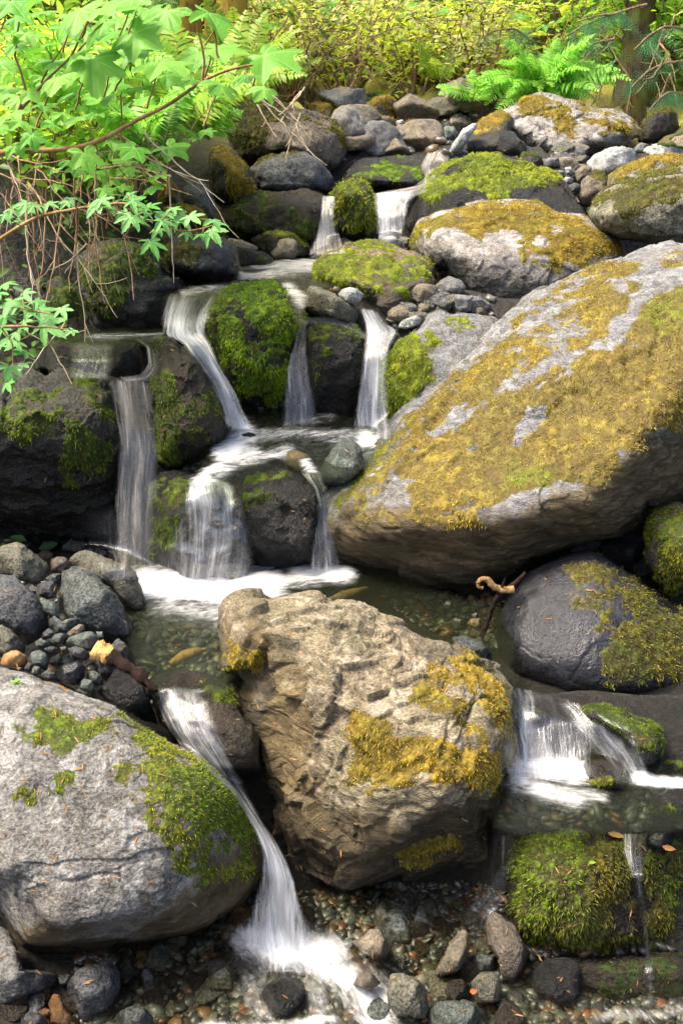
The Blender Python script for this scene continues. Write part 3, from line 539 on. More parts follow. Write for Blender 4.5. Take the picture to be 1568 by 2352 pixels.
# far stream bed
FAR = [('mossy golden knob stone in the far stream bed', '930 170 940 110 990 70 1060 60 1120 80 1140 130 1140 200 1060 220 960 200', 'olive', 1, 8.6), ('white rounded boulder behind the far stream', '1140 150 1200 130 1270 140 1300 170 1320 205 1240 215 1150 200', 'pale', 0, 8.6),
       ('golden moss hump beside the far twigs', '765 230 800 180 850 165 880 190 840 230 800 250', 'olive', 1, 8.4), ('tan block with gold moss patches in the far bed', '780 270 830 200 920 170 1020 180 1120 200 1140 290 1040 340 920 300 840 290', 'tan', 2, 8.2),
       ('grey stone with a bright green moss cap above the upper run', '965 430 1000 370 1080 320 1180 290 1270 280 1310 330 1310 400 1230 440 1100 440', 'tan', 3, 7.5), ('smooth grey egg shaped stone above the upper run', '880 430 900 380 950 330 1000 318 1025 350 1000 400 950 440', 'gray', 0, 7.4),
       ('small gold mossed stone left of the egg shaped one', '840 360 880 300 930 290 958 320 920 355 860 375', 'olive', 1, 7.8), ('grey stone below the long overhanging boulder tip', '770 260 840 300 860 340 830 370 800 330', 'gray', 0, 7.7),
       ('rounded green stone right of the far mossy pillar', '1415 300 1450 245 1500 250 1530 300 1500 360 1430 385', 'green', 0, 7.6), ('narrow stone with yellow moss in the far bed', '1310 250 1350 220 1390 230 1400 300 1400 360 1330 370 1330 320', 'olive', 1, 7.7),
       ('pale wedge stone at the back of the far bed', '1440 200 1490 160 1530 170 1560 215 1500 225', 'gray', 0, 8.8), ('flat brown stone at the back right of the far bed', '1540 230 1600 215 1660 230 1640 270 1560 270', 'tan', 0, 8.6),
       ('small dark stone beside the pale wedge', '1420 240 1460 215 1500 225 1490 250 1440 260', 'slate', 0, 8.4), ('gold moss hump at the back of the far bed', '1260 130 1290 90 1340 90 1370 140 1330 165 1280 160', 'olive', 1, 9.4),
       ('mossy boulder half hidden under far twigs', '565 150 610 105 700 110 760 130 800 160 790 215 700 200 600 175', 'olive', 1, 8.8), ('grey stone with gold moss right of the far twigs', '1560 330 1600 300 1650 290 1640 340 1590 360', 'tan', 0, 7.6),
       ('small pale stone on the rim of the far bed', '1130 215 1170 205 1190 230 1160 250 1130 240', 'pale', 0, 8.3), ('two toned stone below the white far boulder', '1190 225 1260 210 1310 240 1290 275 1200 262', 'tan', 2, 8.1),
       ('dark stone in the shade of the far golden block', '1000 300 1060 250 1140 270 1140 320 1080 340 1010 330', 'slate', 0, 7.9)]
for i, (lb, ol, m, ms, y) in enumerate(FAR):
    B('stone', lb, 'stone', 'A', ol, y, None, m, moss=[None, [('up', .35, .6)], [('up', .75, .6)], [('A', '1180 320 1270 280 1300 330 1300 380 1200 370', 8)]][ms], mcol='lime' if ms == 3 else 'gold', seed=80 + i, blade=7, facets=6)
SIDE = [('white cracked stone at the right edge above the mossy boulders', 'P', '1470 345 1500 332 1545 332 1568 345 1570 362 1500 362', 'pale', 6.8), ('grey stone beside the white cracked one', 'P', '1455 340 1470 328 1490 332 1480 352 1458 352', 'gray', 7.0),
        ('tan stone at the far right edge with mossy side', 'P', '1535 320 1568 305 1600 310 1600 345 1550 350', 'tan', 7.2), ('small white stone right of the green dome', '2', '1010 830 1030 812 1065 820 1060 842 1020 845', 'pale', 6.3), ('triangular pale stone right of the green dome', '2', '1025 770 1050 765 1075 800 1050 812 1030 795', 'pale', 6.5),
        ('grey flat stone behind the small white one', '2', '975 795 1000 780 1025 790 1015 820 985 815', 'gray', 6.5), ('dark stone under the brown rounded one', '2', '1035 855 1070 840 1100 850 1085 885 1050 880', 'slate', 6.1), ('brown stone left of the pale flat topped one', '2', '1070 790 1110 755 1150 770 1130 830 1080 840', 'brown', 6.4),
        ('dark mossy stone below the sunlit boulder', '2', '815 720 850 700 920 730 960 760 900 780 830 770', 'dark', 6.9), ('grey stone under the sunlit boulder', '2', '900 740 960 725 1030 730 1010 765 930 770', 'gray', 6.9), ('dark wet block left of the sunlit boulder', '2', '700 690 730 620 780 600 840 660 850 700 780 740', 'wet', 7.1)]
for i, (lb, cd, ol, m, y) in enumerate(SIDE):
    B('stone', lb, 'stone', cd, ol, y, None, m, seed=110 + i, facets=6, moss=[('up', .6, .5)] if 'mossy' in lb else None, mcol='green', blade=6)
# stones of the left heap
HEAP = [('angular brown edged stone at the top of the left heap', '-60 150 0 105 70 70 140 52 190 80 260 130 330 190 400 260 380 320 320 400 200 390 100 330 -60 320', 'olive', 3.0, 7), ('reddish brown stone behind the green slab', '420 200 470 175 530 180 590 220 580 270 500 310 430 310', 'brown', 3.05, 6),
        ('olive boulder with a sharp right edge in the left heap', '570 200 640 140 720 130 830 170 930 220 1030 240 1110 300 1150 400 1170 480 1200 560 1190 620 1110 640 1020 640 980 520 920 430 800 340 700 270 600 260', 'olive', 2.98, 6), ('large flat green slab leaning in the left heap', '470 400 510 310 590 265 680 265 780 330 900 440 980 530 1050 660 1110 790 1130 880 1090 920 1000 900 870 870 700 780 600 700 500 620 470 500', 'dgreen', 2.8, 5),
        ('tall blue grey stone at the left edge of the heap', '-80 340 0 320 130 330 180 390 260 470 330 560 390 640 400 740 330 850 230 900 120 840 0 740 -80 720', 'slate', 2.72, 6), ('pale yellowish stone at the left edge under the tall one', '-60 760 20 735 90 780 160 850 215 910 200 980 100 1000 -60 1000', 'olive', 2.6, 6),
        ('bright orange tan stone on the left edge', '5 1040 30 980 100 945 150 945 215 990 235 1040 190 1085 80 1075 10 1060', 'orange', 2.48, 5), ('dark wet stone above the small green stones', '300 480 310 410 370 375 440 380 475 430 460 510 380 525', 'slate', 2.85, 6), ('flat teal stone behind the dark wet one', '380 350 440 315 510 315 505 380 460 400 400 385', 'dgreen', 2.92, 5),
        ('green jagged stone left of the slab foot', '300 530 350 515 440 550 480 600 490 680 430 690 370 620', 'green', 2.72, 6), ('dark green wavy topped stone under the slab', '400 690 440 660 510 710 600 680 660 680 695 720 640 760 540 800 460 800 410 750', 'dgreen', 2.66, 6), ('smooth brown pebble lying on the heap', '545 810 590 770 650 730 690 735 700 770 660 810 580 828', 'tan', 2.58, 5),
        ('grey green stone with pale stripe in the heap', '520 900 570 840 660 800 760 790 815 840 810 900 760 950 660 930 580 925', 'green', 2.56, 6), ('green stone behind the cut stick end', '790 790 840 790 855 850 830 870 800 830', 'green', 2.6, 5), ('dark stone under the smooth brown pebble', '410 860 450 815 510 800 560 840 530 890 440 895', 'dgreen', 2.6, 6), ('blackish flat stone below the striped one', '560 930 620 910 690 930 740 980 720 1030 640 1010 580 970', 'slate', 2.52, 5),
        ('dark angular stone right of the cut stick end', '910 910 970 845 1020 880 1060 950 1050 1040 990 1050 930 990', 'slate', 2.58, 6), ('pale green faceted stone in the heap', '235 1020 260 960 330 940 380 980 405 1040 390 1110 320 1080 250 1060', 'green', 2.47, 7), ('black hollow looking stone beside the pale green one', '405 1040 430 1000 490 970 520 1020 500 1070 430 1075', 'wet', 2.46, 6), ('blue grey glossy stone above the foreground granite', '450 1120 540 1050 640 1035 700 1080 690 1160 640 1230 540 1220 470 1180', 'wetsm', 2.42, 6),
        ('dark triangular stone below the stick', '775 1040 900 1020 960 1060 940 1140 880 1210 820 1140', 'slate', 2.5, 5), ('speckled dark stone next to the triangular one', '710 1120 780 1110 835 1150 850 1220 780 1240 720 1190', 'dgreen', 2.44, 6), ('big black wet rock beside the foreground fall', '800 1290 880 1200 950 1100 1020 1085 1090 1130 1160 1220 1210 1320 1260 1420 1310 1560 1220 1540 1100 1470 950 1380 860 1330', 'wet', 2.4, 5),
        ('small green stone at the granite rim', '640 1220 690 1175 760 1190 780 1260 730 1295 660 1265', 'green', 2.4, 6), ('tiny dark stone at the granite rim', '330 1140 400 1100 470 1150 450 1190 370 1180', 'slate', 2.43, 6), ('small grey stone under the pale green one', '250 1120 290 1070 345 1080 330 1140 280 1150', 'green', 2.45, 5), ('dark pebble between orange and pale green stones', '200 1090 235 1040 270 1060 260 1110 220 1120', 'slate', 2.46, 5),
        ('grey flat pebble in the heap middle', '290 870 340 845 400 880 440 910 360 925 290 905', 'green', 2.58, 6), ('dark flat pebble below the grey flat one', '365 930 420 910 480 925 470 965 390 960', 'dgreen', 2.54, 5), ('rust toned pebble in the heap middle', '490 920 540 910 560 945 520 965', 'brown', 2.54, 5), ('rounded dark pebble at the left of the heap middle', '350 800 400 765 450 800 440 850 370 840', 'slate', 2.62, 5), ('brown pebble beside the foreground lip', '1150 1260 1190 1230 1270 1240 1280 1310 1240 1350 1180 1310', 'wetbr', 2.42, 5)]
for i, (lb, ol, m, y, fc) in enumerate(HEAP):
    B('stone', lb, 'stone', 'C', ol, y, None, m, wet=(-99, -98, .45), seed=130 + i, facets=fc, amp=.03, k=.09 if 'rounded' in lb or 'smooth' in lb or 'orange' in lb else .05)
# lower right ledge and bottom stones
B('boulder', 'wide wet ledge rock at the lower right hung with green and brown moss', 'boulder', '8', '715 660 728 560 760 420 800 320 840 276 920 258 1000 270 1080 292 1170 284 1260 306 1330 306 1390 290 1470 284 1540 256 1700 230 1740 600 1740 960 1600 950 1480 920 1400 945 1300 930 1200 945 1100 900 1000 930 900 880 820 830 760 720',
  2.32, .34, 'wetbr', planes=[(1350, 1922, 2.14, 0, -.3, .95), (1260, 2000, 2.03, -.1, -.95, .3), (1500, 1990, 2.07, .15, -.95, .2), (1300, 2110, 2.0, 0, -.8, -.5), (1180, 2000, 2.08, -.7, -.7, .1), (1420, 1960, 2.11, .5, -.8, .2)],
  moss=[('8', '745 600 780 400 830 310 910 285 1060 310 1110 400 1120 560 1060 680 960 760 860 790 780 680', 20), ('8', '1060 330 1270 345 1320 420 1310 640 1240 720 1160 800 1000 850 900 820', 24), ('8', '1400 430 1480 400 1540 320 1740 270 1740 700 1600 840 1480 800 1380 820', 16), ('8~', '760 600 1740 600 1740 930 860 900', 26)],
  grn=[('8', '740 640 780 400 900 290 1060 310 1110 420 1110 560 1040 680 880 760', 20), ('8', '1420 480 1740 400 1740 560 1600 680 1440 600', 30)], damp=[('8', '700 700 900 760 1740 740 1740 1000 700 1000', 40)], mcol='olive', chip=.4, seed=171, amp=.06, blade=17, dens=1.0, thick=1.7, n=150)  # damp: browner stone with painted shade
B('boulder', 'wet bedrock step with green algae at the lower right corner', 'boulder', '8', '860 900 1000 860 1140 870 1400 860 1700 880 1720 1120 1500 1130 1200 1120 1000 1090', 2.15, .25, 'wetbr', planes=[(1400, 2210, 2.0, 0, -.5, .85), (1400, 2270, 1.97, 0, -.95, .1)], moss=[('8~', '1130 900 1560 880 1568 1040 1180 1060', 15)], mcol='deep', seed=174, amp=.06, blade=9)
LOW = [('tan brown pitted rock below the moss cushion', '660 720 690 660 730 680 790 720 860 850 850 960 800 1000 740 980 720 880 670 820', 'brown', 2.02, 5), ('dark wet slab with white sheen under the moss cushion', '750 990 860 960 940 880 1040 880 1110 920 1130 980 1165 1080 1120 1130 1040 1120 960 1090 860 1040', 'wet', 1.95, 6),
       ('green and yellow angular stone in the foam', '205 1040 225 955 260 940 350 970 385 1020 400 1110 370 1180 330 1260 280 1180 220 1100', 'olive', 1.86, 7), ('tan pointed slab standing in the gravel', '410 1000 440 920 500 810 545 745 575 750 585 830 570 900 520 950 450 1030', 'tan', 2.0, 6), ('round brown wet stone behind the pointed slab', '470 1030 500 980 550 970 600 1030 590 1070 530 1085 480 1065', 'wetbr', 1.92, 5),
       ('orange and green wet stone with stuck rusty leaf', '595 990 640 940 720 935 735 1010 710 1100 670 1140 620 1090', 'olive', 1.9, 6), ('grey green rounded stone at the bottom edge', '390 1130 440 1080 520 1070 600 1080 660 1140 690 1240 400 1260', 'green', 1.82, 6), ('chestnut brown wet stone at the bottom edge', '700 1150 740 1060 790 1080 850 1160 860 1260 700 1260', 'wetbr', 1.84, 5),
       ('wet grey stone under the side trickle', '590 900 600 860 640 850 720 880 730 930 640 940', 'dgreen', 2.02, 5), ('tan stone half sunk in the foam', '50 800 80 790 100 780 130 745 170 745 210 800 240 870 200 900 100 860', 'tan', 2.02, 5), ('pale yellow stone under the foam', '50 1000 80 940 130 930 180 990 120 1030', 'tan', 1.92, 5), ('brown rounded pebble in the shaded gravel', '330 900 345 850 375 850 385 910 360 930', 'wetbr', 2.08, 5)]
for i, (lb, ol, m, y, fc) in enumerate(LOW):
    B('stone', lb, 'stone', '8', ol, y, None, m, wet=(-99, -98, .4), seed=180 + i, facets=fc, amp=.03)
BOT = [('angular blue grey stone in the bottom left', '395 790 420 700 500 620 600 580 700 548 725 590 755 620 765 720 740 830 720 900 600 940 520 950 440 870', 'slate', 1.9, 7), ('big grey stone at the left bottom corner', '-80 340 10 330 60 380 100 450 120 560 150 620 260 620 370 640 375 690 330 740 220 820 80 860 0 875 -80 870', 'gray', 1.95, 6),
       ('wet stone with white crust among the gravel', '800 730 820 680 870 650 905 690 930 780 900 815 830 800', 'wetsm', 1.98, 5), ('dark oval stone leaning on the crusted one', '900 640 920 612 960 610 990 670 1030 740 1045 800 1010 845 940 840 920 760', 'slate', 1.97, 5), ('small dark stone below the granite boulder', '770 680 800 640 840 650 810 690 780 720', 'slate', 2.03, 5), ('dark slanting stone right of the oval one', '1000 660 1060 630 1110 660 1090 720 1040 750', 'wet', 2.03, 5),
       ('dark green flat stone at the bottom edge', '735 920 780 870 860 840 930 860 980 920 990 1010 740 1010', 'dgreen', 1.82, 5), ('orange brown wet stone at the bottom left', '310 830 340 770 390 780 410 850 460 910 520 950 500 1010 340 1010', 'redbr', 1.86, 6), ('dark rounded stone at the bottom left edge', '135 920 190 880 260 890 310 940 320 1010 130 1010', 'slate', 1.83, 5), ('brown flecked stone behind the dark rounded one', '240 880 290 855 330 870 330 930 290 930', 'redbr', 1.88, 5),
       ('grey wet stone between corner stone and angular one', '370 700 380 650 440 640 470 660 410 720 395 770', 'dgreen', 1.98, 5), ('white quartz speckled stone in the gravel', '1150 760 1170 720 1200 690 1240 730 1260 770 1210 810 1160 800', 'pale', 2.0, 6), ('brown ridged stone next to the quartz one', '1080 740 1110 670 1140 690 1145 770 1100 800 1060 780', 'tan', 2.0, 6), ('green rounded stone in the gravel', '1185 580 1200 530 1240 520 1258 570 1240 620 1200 630', 'green', 2.07, 5), ('brown wet pebble near the plunge', '1360 470 1380 430 1420 425 1435 470 1400 495', 'wetbr', 2.1, 5),
       ('red brown flat pebble near the plunge', '1310 520 1350 500 1410 505 1405 540 1330 545', 'redbr', 2.07, 5), ('orange pebble in the clear shallows', '1365 770 1380 745 1415 745 1420 775 1390 790', 'orange', 1.98, 5), ('ochre pebble in the clear shallows', '1000 880 1030 845 1065 860 1050 900 1010 900', 'ochre', 1.93, 5), ('yellow green flat stone in the clear shallows', '1100 870 1150 855 1230 885 1200 900 1120 895', 'olive', 1.92, 5), ('cream flat stone in the clear shallows', '1100 900 1180 895 1190 950 1110 945', 'tan', 1.88, 5), ('flat green pebble in the shallows', '1340 670 1380 668 1430 690 1415 705 1370 690', 'olive', 2.02, 5)]
for i, (lb, ol, m, y, fc) in enumerate(BOT):
    B('stone', lb, 'stone', 'E', ol, y, None, m, wet=(-99, -98, .3), seed=200 + i, facets=fc, amp=.035)
B('stone', 'glossy black stone breaking the outflow at the bottom', 'stone', '7', '1190 1060 1230 1000 1300 960 1370 990 1420 1040 1400 1110 1330 1160 1240 1150', 1.9, None, 'wet', seed=230, k=.1, amp=.04)
# right side cascade
B('boulder', 'low rock with green moss along the right cascade', 'boulder', 'D', '800 280 880 265 980 270 1080 310 1180 370 1300 410 1370 440 1410 540 1400 640 1350 740 1240 760 1190 640 1160 540 1080 480 960 420 860 380', 2.42, .2, 'wet', planes=[(1400, 1650, 2.38, 0, -.4, .92), (1460, 1720, 2.3, 0, -.95, .1)], moss=[('D', '820 280 980 265 1090 310 1200 380 1360 430 1400 560 1320 520 1200 500 1080 440 900 380', 16), ('D~', '1160 480 1400 480 1400 640 1200 640', 14)], mcol='green', seed=240, blade=11)
B('stone', 'half drowned mossy stone in the right pool', 'stone', 'D', '800 800 820 710 880 692 980 700 1080 750 1150 790 1220 870 1160 920 1080 960 960 950 850 910', 2.28, .12, 'wetbr', moss=[('D~', '840 840 1000 800 1120 780 1210 870 1120 940 900 930', 14)], mcol='yelgr', seed=241, blade=10, k=.12)
B('stone', 'wet dark stone at the right edge by the pool outlet', 'stone', 'D', '1300 1080 1340 980 1440 930 1568 910 1640 920 1640 1120 1500 1160 1380 1140', 2.2, None, 'wet', moss=[('D~', '1300 1060 1500 1000 1568 1100 1380 1140', 12)], mcol='green', seed=242, blade=10)
B('stone', 'grey blue wet stone carrying an orange leaf', 'stone', 'D', '1260 1310 1300 1250 1400 1230 1480 1220 1490 1300 1450 1400 1330 1400 1270 1370', 2.16, .1, 'wetsm', seed=243, k=.12)
B('boulder', 'shadowed streaked rock at the right edge behind the cascade', 'boulder', 'D', '1380 480 1440 380 1568 260 1680 200 1700 600 1560 600 1400 600', 2.62, .25, 'wet', seed=244)
B('boulder', 'dark wet rock added to stand for the deep shade below the dark smooth boulder', 'boulder', 'P', '1330 1632 1380 1606 1440 1600 1500 1606 1568 1585 1660 1580 1660 1700 1560 1730 1470 1735 1450 1690 1400 1655', 2.66, .2, 'wet', seed=248, chip=.6, moss=[('P~', '1480 1600 1640 1590 1640 1680 1500 1690', 12)], mcol='deep', blade=9)  # added rock, its dark body stands in for shadow behind the cascade
B('stone', 'dark mossy stone at the far right of the cascade pool', 'stone', 'D', '1390 740 1480 710 1640 720 1640 800 1500 790', 2.36, None, 'wet', moss=[('up', .5, .5)], mcol='green', seed=245, blade=9)
B('stone', 'submerged green stone at the head of the right cascade', 'stone', 'D', '290 310 360 280 440 290 540 370 540 430 460 470 360 420', 2.47, .12, 'olive', seed=246, k=.12)
B('stone', 'dark wet stone between tan boulder and dark smooth boulder', 'stone', '6', '500 570 560 560 640 590 690 640 690 720 620 690 540 640', 2.62, None, 'dgreen', seed=247)
for i, (lb, ol, m) in enumerate([('yellow brown stone in the pool edge beside the twig', '575 510 590 485 640 480 655 520 620 540', 'ochre'), ('flat olive stone under water beside the twig', '480 505 520 480 570 490 580 530 530 540', 'olive'), ('small grey pebble in the pool corner', '595 465 620 455 630 475 605 482', 'gray'), ('ochre pebble below the twig', '585 550 610 540 630 570 600 585', 'ochre'), ('rusty pebble behind the twig', '635 450 655 435 680 455 660 480', 'rust'), ('dark green stone at the pool corner', '450 425 490 400 520 430 480 450', 'dgreen'), ('grey green stone under the huge boulder rim', '540 440 580 425 600 450 560 465', 'green')]):
    B('stone', lb, 'stone', '6', ol, 2.86 + .03 * i, None, m, seed=250 + i)
B('boulder', 'water worn tan ledge under the foreground chute', 'boulder', '5', '700 760 800 720 920 740 1040 780 1100 900 1180 1010 1200 1179 1000 1170 860 1080 740 960', 2.42, .2, 'wetbr', planes=[(440, 1600, 2.42, 0, -.5, .86), (480, 1690, 2.32, 0, -.9, .4)], seed=260, moss=[('5~', '900 780 1060 800 1100 900 980 860', 12)], mcol='yelgr', blade=9)
B('boulder', 'dark wet rock wall behind the foreground plunge', 'boulder', '7', '1060 40 1180 20 1300 60 1400 150 1568 200 1640 300 1640 620 1560 660 1400 650 1300 560 1200 350 1120 200', 2.5, .25, 'wet', seed=261, amp=.06)
# ------------------------------------------------------------------ ground: one sheet from behind the camera to the forested rise
GP = np.array([(-3, -.12), (1.8, -.06), (2.36, -.05), (2.52, .38), (2.7, .46), (3.2, .47), (3.52, .52), (3.62, .86), (4.15, .92), (4.4, 1.3), (4.5, 1.37), (6.0, 1.38), (6.3, 1.66), (7.2, 1.92), (9, 2.2), (10.5, 2.6), (14, 3.9), (20, 7.5), (30, 14), (60, 30)])
def ground_z(x, y):
    lf = (1 - sstep(-.75, -.55, x)) * sstep(2.9, 3.4, y) * (1 - sstep(4.6, 5.2, y))
    z = np.interp(y - .45 * lf, GP[:, 0], GP[:, 1])
    xc = np.interp(y, [0, 3, 6, 9], [0.0, -.1, .1, .2])
    l = np.maximum(0, (xc - x) - np.interp(y, [0, 2.4, 2.8, 4, 6, 9], [1.6, 1.1, 1.25, 1.15, 1.2, 1.6]))
    r = np.maximum(0, (x - xc) - np.interp(y, [0, 2, 3, 6, 9], [1.4, 1.3, 1.5, 2.4, 3.2]))
    side = sstep(.36, .46, x) * (y > 1.9) * (y < 2.6)
    z = np.where(side > 0, np.maximum(z, (np.interp(y, [2.12, 2.26, 2.36, 2.5, 2.6], [-.06, .28, .3, .42, .47]) + .1) * side - .1), z)
    z = z + .04 * (1 - sstep(-.75, -.56, x)) * sstep(2.35, 2.5, y) * (1 - sstep(3.0, 3.3, y))
    z = z + 1.1 * (1 - np.exp(-l / .9)) + .28 * l + .7 * (1 - np.exp(-r / 1.2)) + .1 * r
    return z
ys = np.concatenate([np.linspace(-3, 1.4, 20), np.linspace(1.45, 7, 240), np.geomspace(7.05, 60, 130)])
xs = np.concatenate([-np.geomspace(30, 2.6, 50), np.linspace(-2.55, 2.9, 220), np.geomspace(2.95, 30, 50)])
Xg, Yg = np.meshgrid(xs, ys, indexing='ij')
gv = np.stack([Xg.ravel(), Yg.ravel(), ground_z(Xg.ravel(), Yg.ravel())], -1)
gn = fbm(gv * 2.2, 5, 3); gv[:, 2] += gn * np.where(gv[:, 1] < 6, .05, .14) * np.clip(gv[:, 1] / 3, .3, 4)
gi = np.arange(len(gv)).reshape(Xg.shape)
gq = np.stack([gi[:-1, :-1], gi[1:, :-1], gi[1:, 1:], gi[:-1, 1:]], -1).reshape(-1, 4)
t = NT('forest_floor')
co = t.n('TexCoord').outputs['Object']
n1, n2, n3 = t.noise(co, 3, 6, .6), t.noise(co, 30, 6, .7), t.noise(co, .9, 4, .5)
c = t.mix(t.ss(n1, .35, .65), (.045, .033, .02), (.10, .075, .04))
c = t.mix(t.ss(n2, .35, .7), t.mix(.6, c, (0, 0, 0)), t.mix(.25, c, (.28, .2, .1)))
c = t.mix(t.math('MULTIPLY', t.ss(n3, .45, .6), t.math('MINIMUM', t.fac('dry'), .8)), c, (.42, .40, .06))
c = t.mix(t.fac('dry'), t.mix(.86, c, (.008, .008, .006)), c)
bp = t.n('Bump', Height=n2); bp.inputs['Strength'].default_value = .8; bp.inputs['Distance'].default_value = .05
b = t.n('BsdfPrincipled'); t.put(b, 'Base Color', c); t.put(b, 'Normal', bp); t.put(b, 'Roughness', t.mixf(t.fac('dry'), .35, .95))
gm = t.end(b)
dry = np.clip(sstep(7, 9, gv[:, 1]) + sstep(.6, 1.1, gv[:, 2] - np.interp(gv[:, 1], GP[:, 0], GP[:, 1])), 0, 1)
ground = link('ground', mesh_np('ground', gv, gq, True, {'dry': dry}), gm)
tag(ground, 'dark stony forest floor rising behind the stream', kind='structure')
# ------------------------------------------------------------------ water: still sheets, foam, and silky falls laid over the rocks
bpy.context.view_layer.update()
_dg = bpy.context.evaluated_depsgraph_get()
def hit_Y(P):
    r = rays(P[:, 0], P[:, 1]); out = np.full(len(P), 99.0)
    o = Vector(CAM)
    for i, d in enumerate(r):
        ok, p, n, *_ = scene.ray_cast(_dg, o, Vector(d))
        if ok: out[i] = p.y
    return out
def water_mat(name, clear=(.80, .84, .76), murk=0.0, murkc=(.03, .04, .03), foamc=(.86, .87, .87)):
    t = NT(name)
    uv = t.n('Attribute', attribute_name='flow').outputs['Vector']
    m1 = t.n('Mapping'); t.put(m1, 0, uv); m1.inputs['Scale'].default_value = (1.7, 4.6, 1)
    m2 = t.n('Mapping'); t.put(m2, 0, uv); m2.inputs['Scale'].default_value = (5, 12, 1)
    a = t.noise(m1.outputs[0], 1, 6, .62, 1.6); b = t.noise(m2.outputs[0], 1, 5, .65, 1.2)
    st = t.math('ADD', t.math('MULTIPLY', a, .62), t.math('MULTIPLY', b, .38))
    f = t.fac('foam')
    th = t.math('SUBTRACT', .86, t.math('MULTIPLY', f, .72))
    al = t.ss(t.math('SUBTRACT', st, th), -.2, .38)
    co = t.n('TexCoord').outputs['Object']; fz = t.noise(co, 26, 6, .7, .8); fz2 = t.noise(co, 7, 4, .6, .5)
    al = t.math('MULTIPLY', al, t.ss(t.math('ADD', t.math('MULTIPLY', f, .5), t.math('ADD', t.math('MULTIPLY', fz, .3), t.math('MULTIPLY', st, .6))), .55, .92))
    al = t.math('MULTIPLY', al, t.ss(f, .02, .6))
    bp = t.n('Bump', Height=st); bp.inputs['Strength'].default_value = .35; bp.inputs['Distance'].default_value = .03
    tr = t.n('BsdfTransparent'); t.put(tr, 'Color', clear)
    mk = t.n('BsdfDiffuse'); t.put(mk, 'Color', murkc)
    body = t.n('MixShader'); t.put(body, 0, murk); t.put(body, 1, tr); t.put(body, 2, mk)
    gl = t.n('BsdfGlossy'); t.put(gl, 'Roughness', .12); t.put(gl, 'Normal', bp)
    fr = t.n('Fresnel', IOR=1.33); t.put(fr, 'Normal', bp)
    c = t.n('MixShader'); t.put(c, 0, t.math('MINIMUM', t.math('MULTIPLY', fr, 1.2), .7)); t.put(c, 1, body); t.put(c, 2, gl)
    w = t.n('BsdfDiffuse'); t.put(w, 'Color', foamc)
    tl = t.n('BsdfTranslucent'); t.put(tl, 'Color', foamc)
    wm = t.n('MixShader'); t.put(wm, 0, .4); t.put(wm, 1, w); t.put(wm, 2, tl)
    o = t.n('MixShader'); t.put(o, 0, al); t.put(o, 1, c); t.put(o, 2, wm)
    e = t.n('MixShader'); t.put(e, 0, t.fac('rim')); t.put(e, 1, t.n('BsdfTransparent')); t.put(e, 2, o)
    return t.end(e)
def fall_mat(name, col=(.86, .88, .90), gain=1.0, fq=1.0):
    t = NT(name)
    uv = t.n('Attribute', attribute_name='flow').outputs['Vector']
    def st(sx, sy, det, off):
        m = t.n('Mapping'); t.put(m, 0, uv); m.inputs['Scale'].default_value = (sx, sy, 1); m.inputs['Location'].default_value = (off, off, 0)
        return t.noise(m.outputs[0], 1, det, .62, .25)
    a = st(5 * fq, .55, 4, 0); b = st(17 * fq, .8, 5, 7); c = st(52 * fq, 1.3, 3, 3)
    s = t.math('ADD', t.math('ADD', t.math('MULTIPLY', a, .45), t.math('MULTIPLY', b, .37)), t.math('MULTIPLY', c, .18))
    d = t.fac('dens')
    m = t.n('Mapping'); t.put(m, 0, uv); m.inputs['Scale'].default_value = (4.2 * fq, .28, 1); gap = t.ss(t.noise(m.outputs[0], 1, 4, .62, .5), .38, .6, .08, 1.0)
    al = t.math('MULTIPLY', t.ss(t.math('ADD', s, t.math('MULTIPLY', d, .5)), .68, 1.02), t.math('MAXIMUM', gap, t.ss(d, .72, 1.05)))
    ed = t.ss(t.math('ADD', t.math('MULTIPLY', t.fac('edge'), 1.25), t.math('MULTIPLY', t.math('SUBTRACT', b, .5), 1.9)), .2, .85)
    al = t.math('MULTIPLY', t.math('MULTIPLY', al, t.math('MULTIPLY', ed, t.ss(t.fac('edge'), .0, .15))), gain)
    bp = t.n('Bump', Height=s); bp.inputs['Strength'].default_value = .5; bp.inputs['Distance'].default_value = .02
    w = t.n('BsdfDiffuse'); t.put(w, 'Color', col); t.put(w, 'Normal', bp)
    tl = t.n('BsdfTranslucent'); t.put(tl, 'Color', col)
    gl = t.n('BsdfGlossy'); t.put(gl, 'Roughness', .25); t.put(gl, 'Normal', bp)
    m1 = t.n('MixShader'); t.put(m1, 0, .45); t.put(m1, 1, w); t.put(m1, 2, tl)
    m2 = t.n('MixShader'); t.put(m2, 0, .08); t.put(m2, 1, m1); t.put(m2, 2, gl)
    tr = t.n('BsdfTransparent')
    film = t.n('MixShader'); t.put(film, 0, t.math('MULTIPLY', t.fac('edge'), .06)); t.put(film, 1, tr); t.put(film, 2, gl)
    o = t.n('MixShader'); t.put(o, 0, al); t.put(o, 1, film); t.put(o, 2, m2)
    return t.end(o)
WCLEAR = water_mat('clear_shallow_water', (.86, .86, .78), .04, (.05, .045, .03))
WDEEP = water_mat('green_pool_water', (.62, .68, .52), .16, (.04, .045, .025))
WBEIGE = water_mat('sunlit_water', (.85, .8, .66), .1, (.2, .17, .12), (.84, .8, .72))
FALL = fall_mat('falling_water', gain=.88); FSOFT = fall_mat('blurred_cascade_water', fq=.42); FWARM = fall_mat('warm_falling_water', (.88, .80, .70), gain=.9)

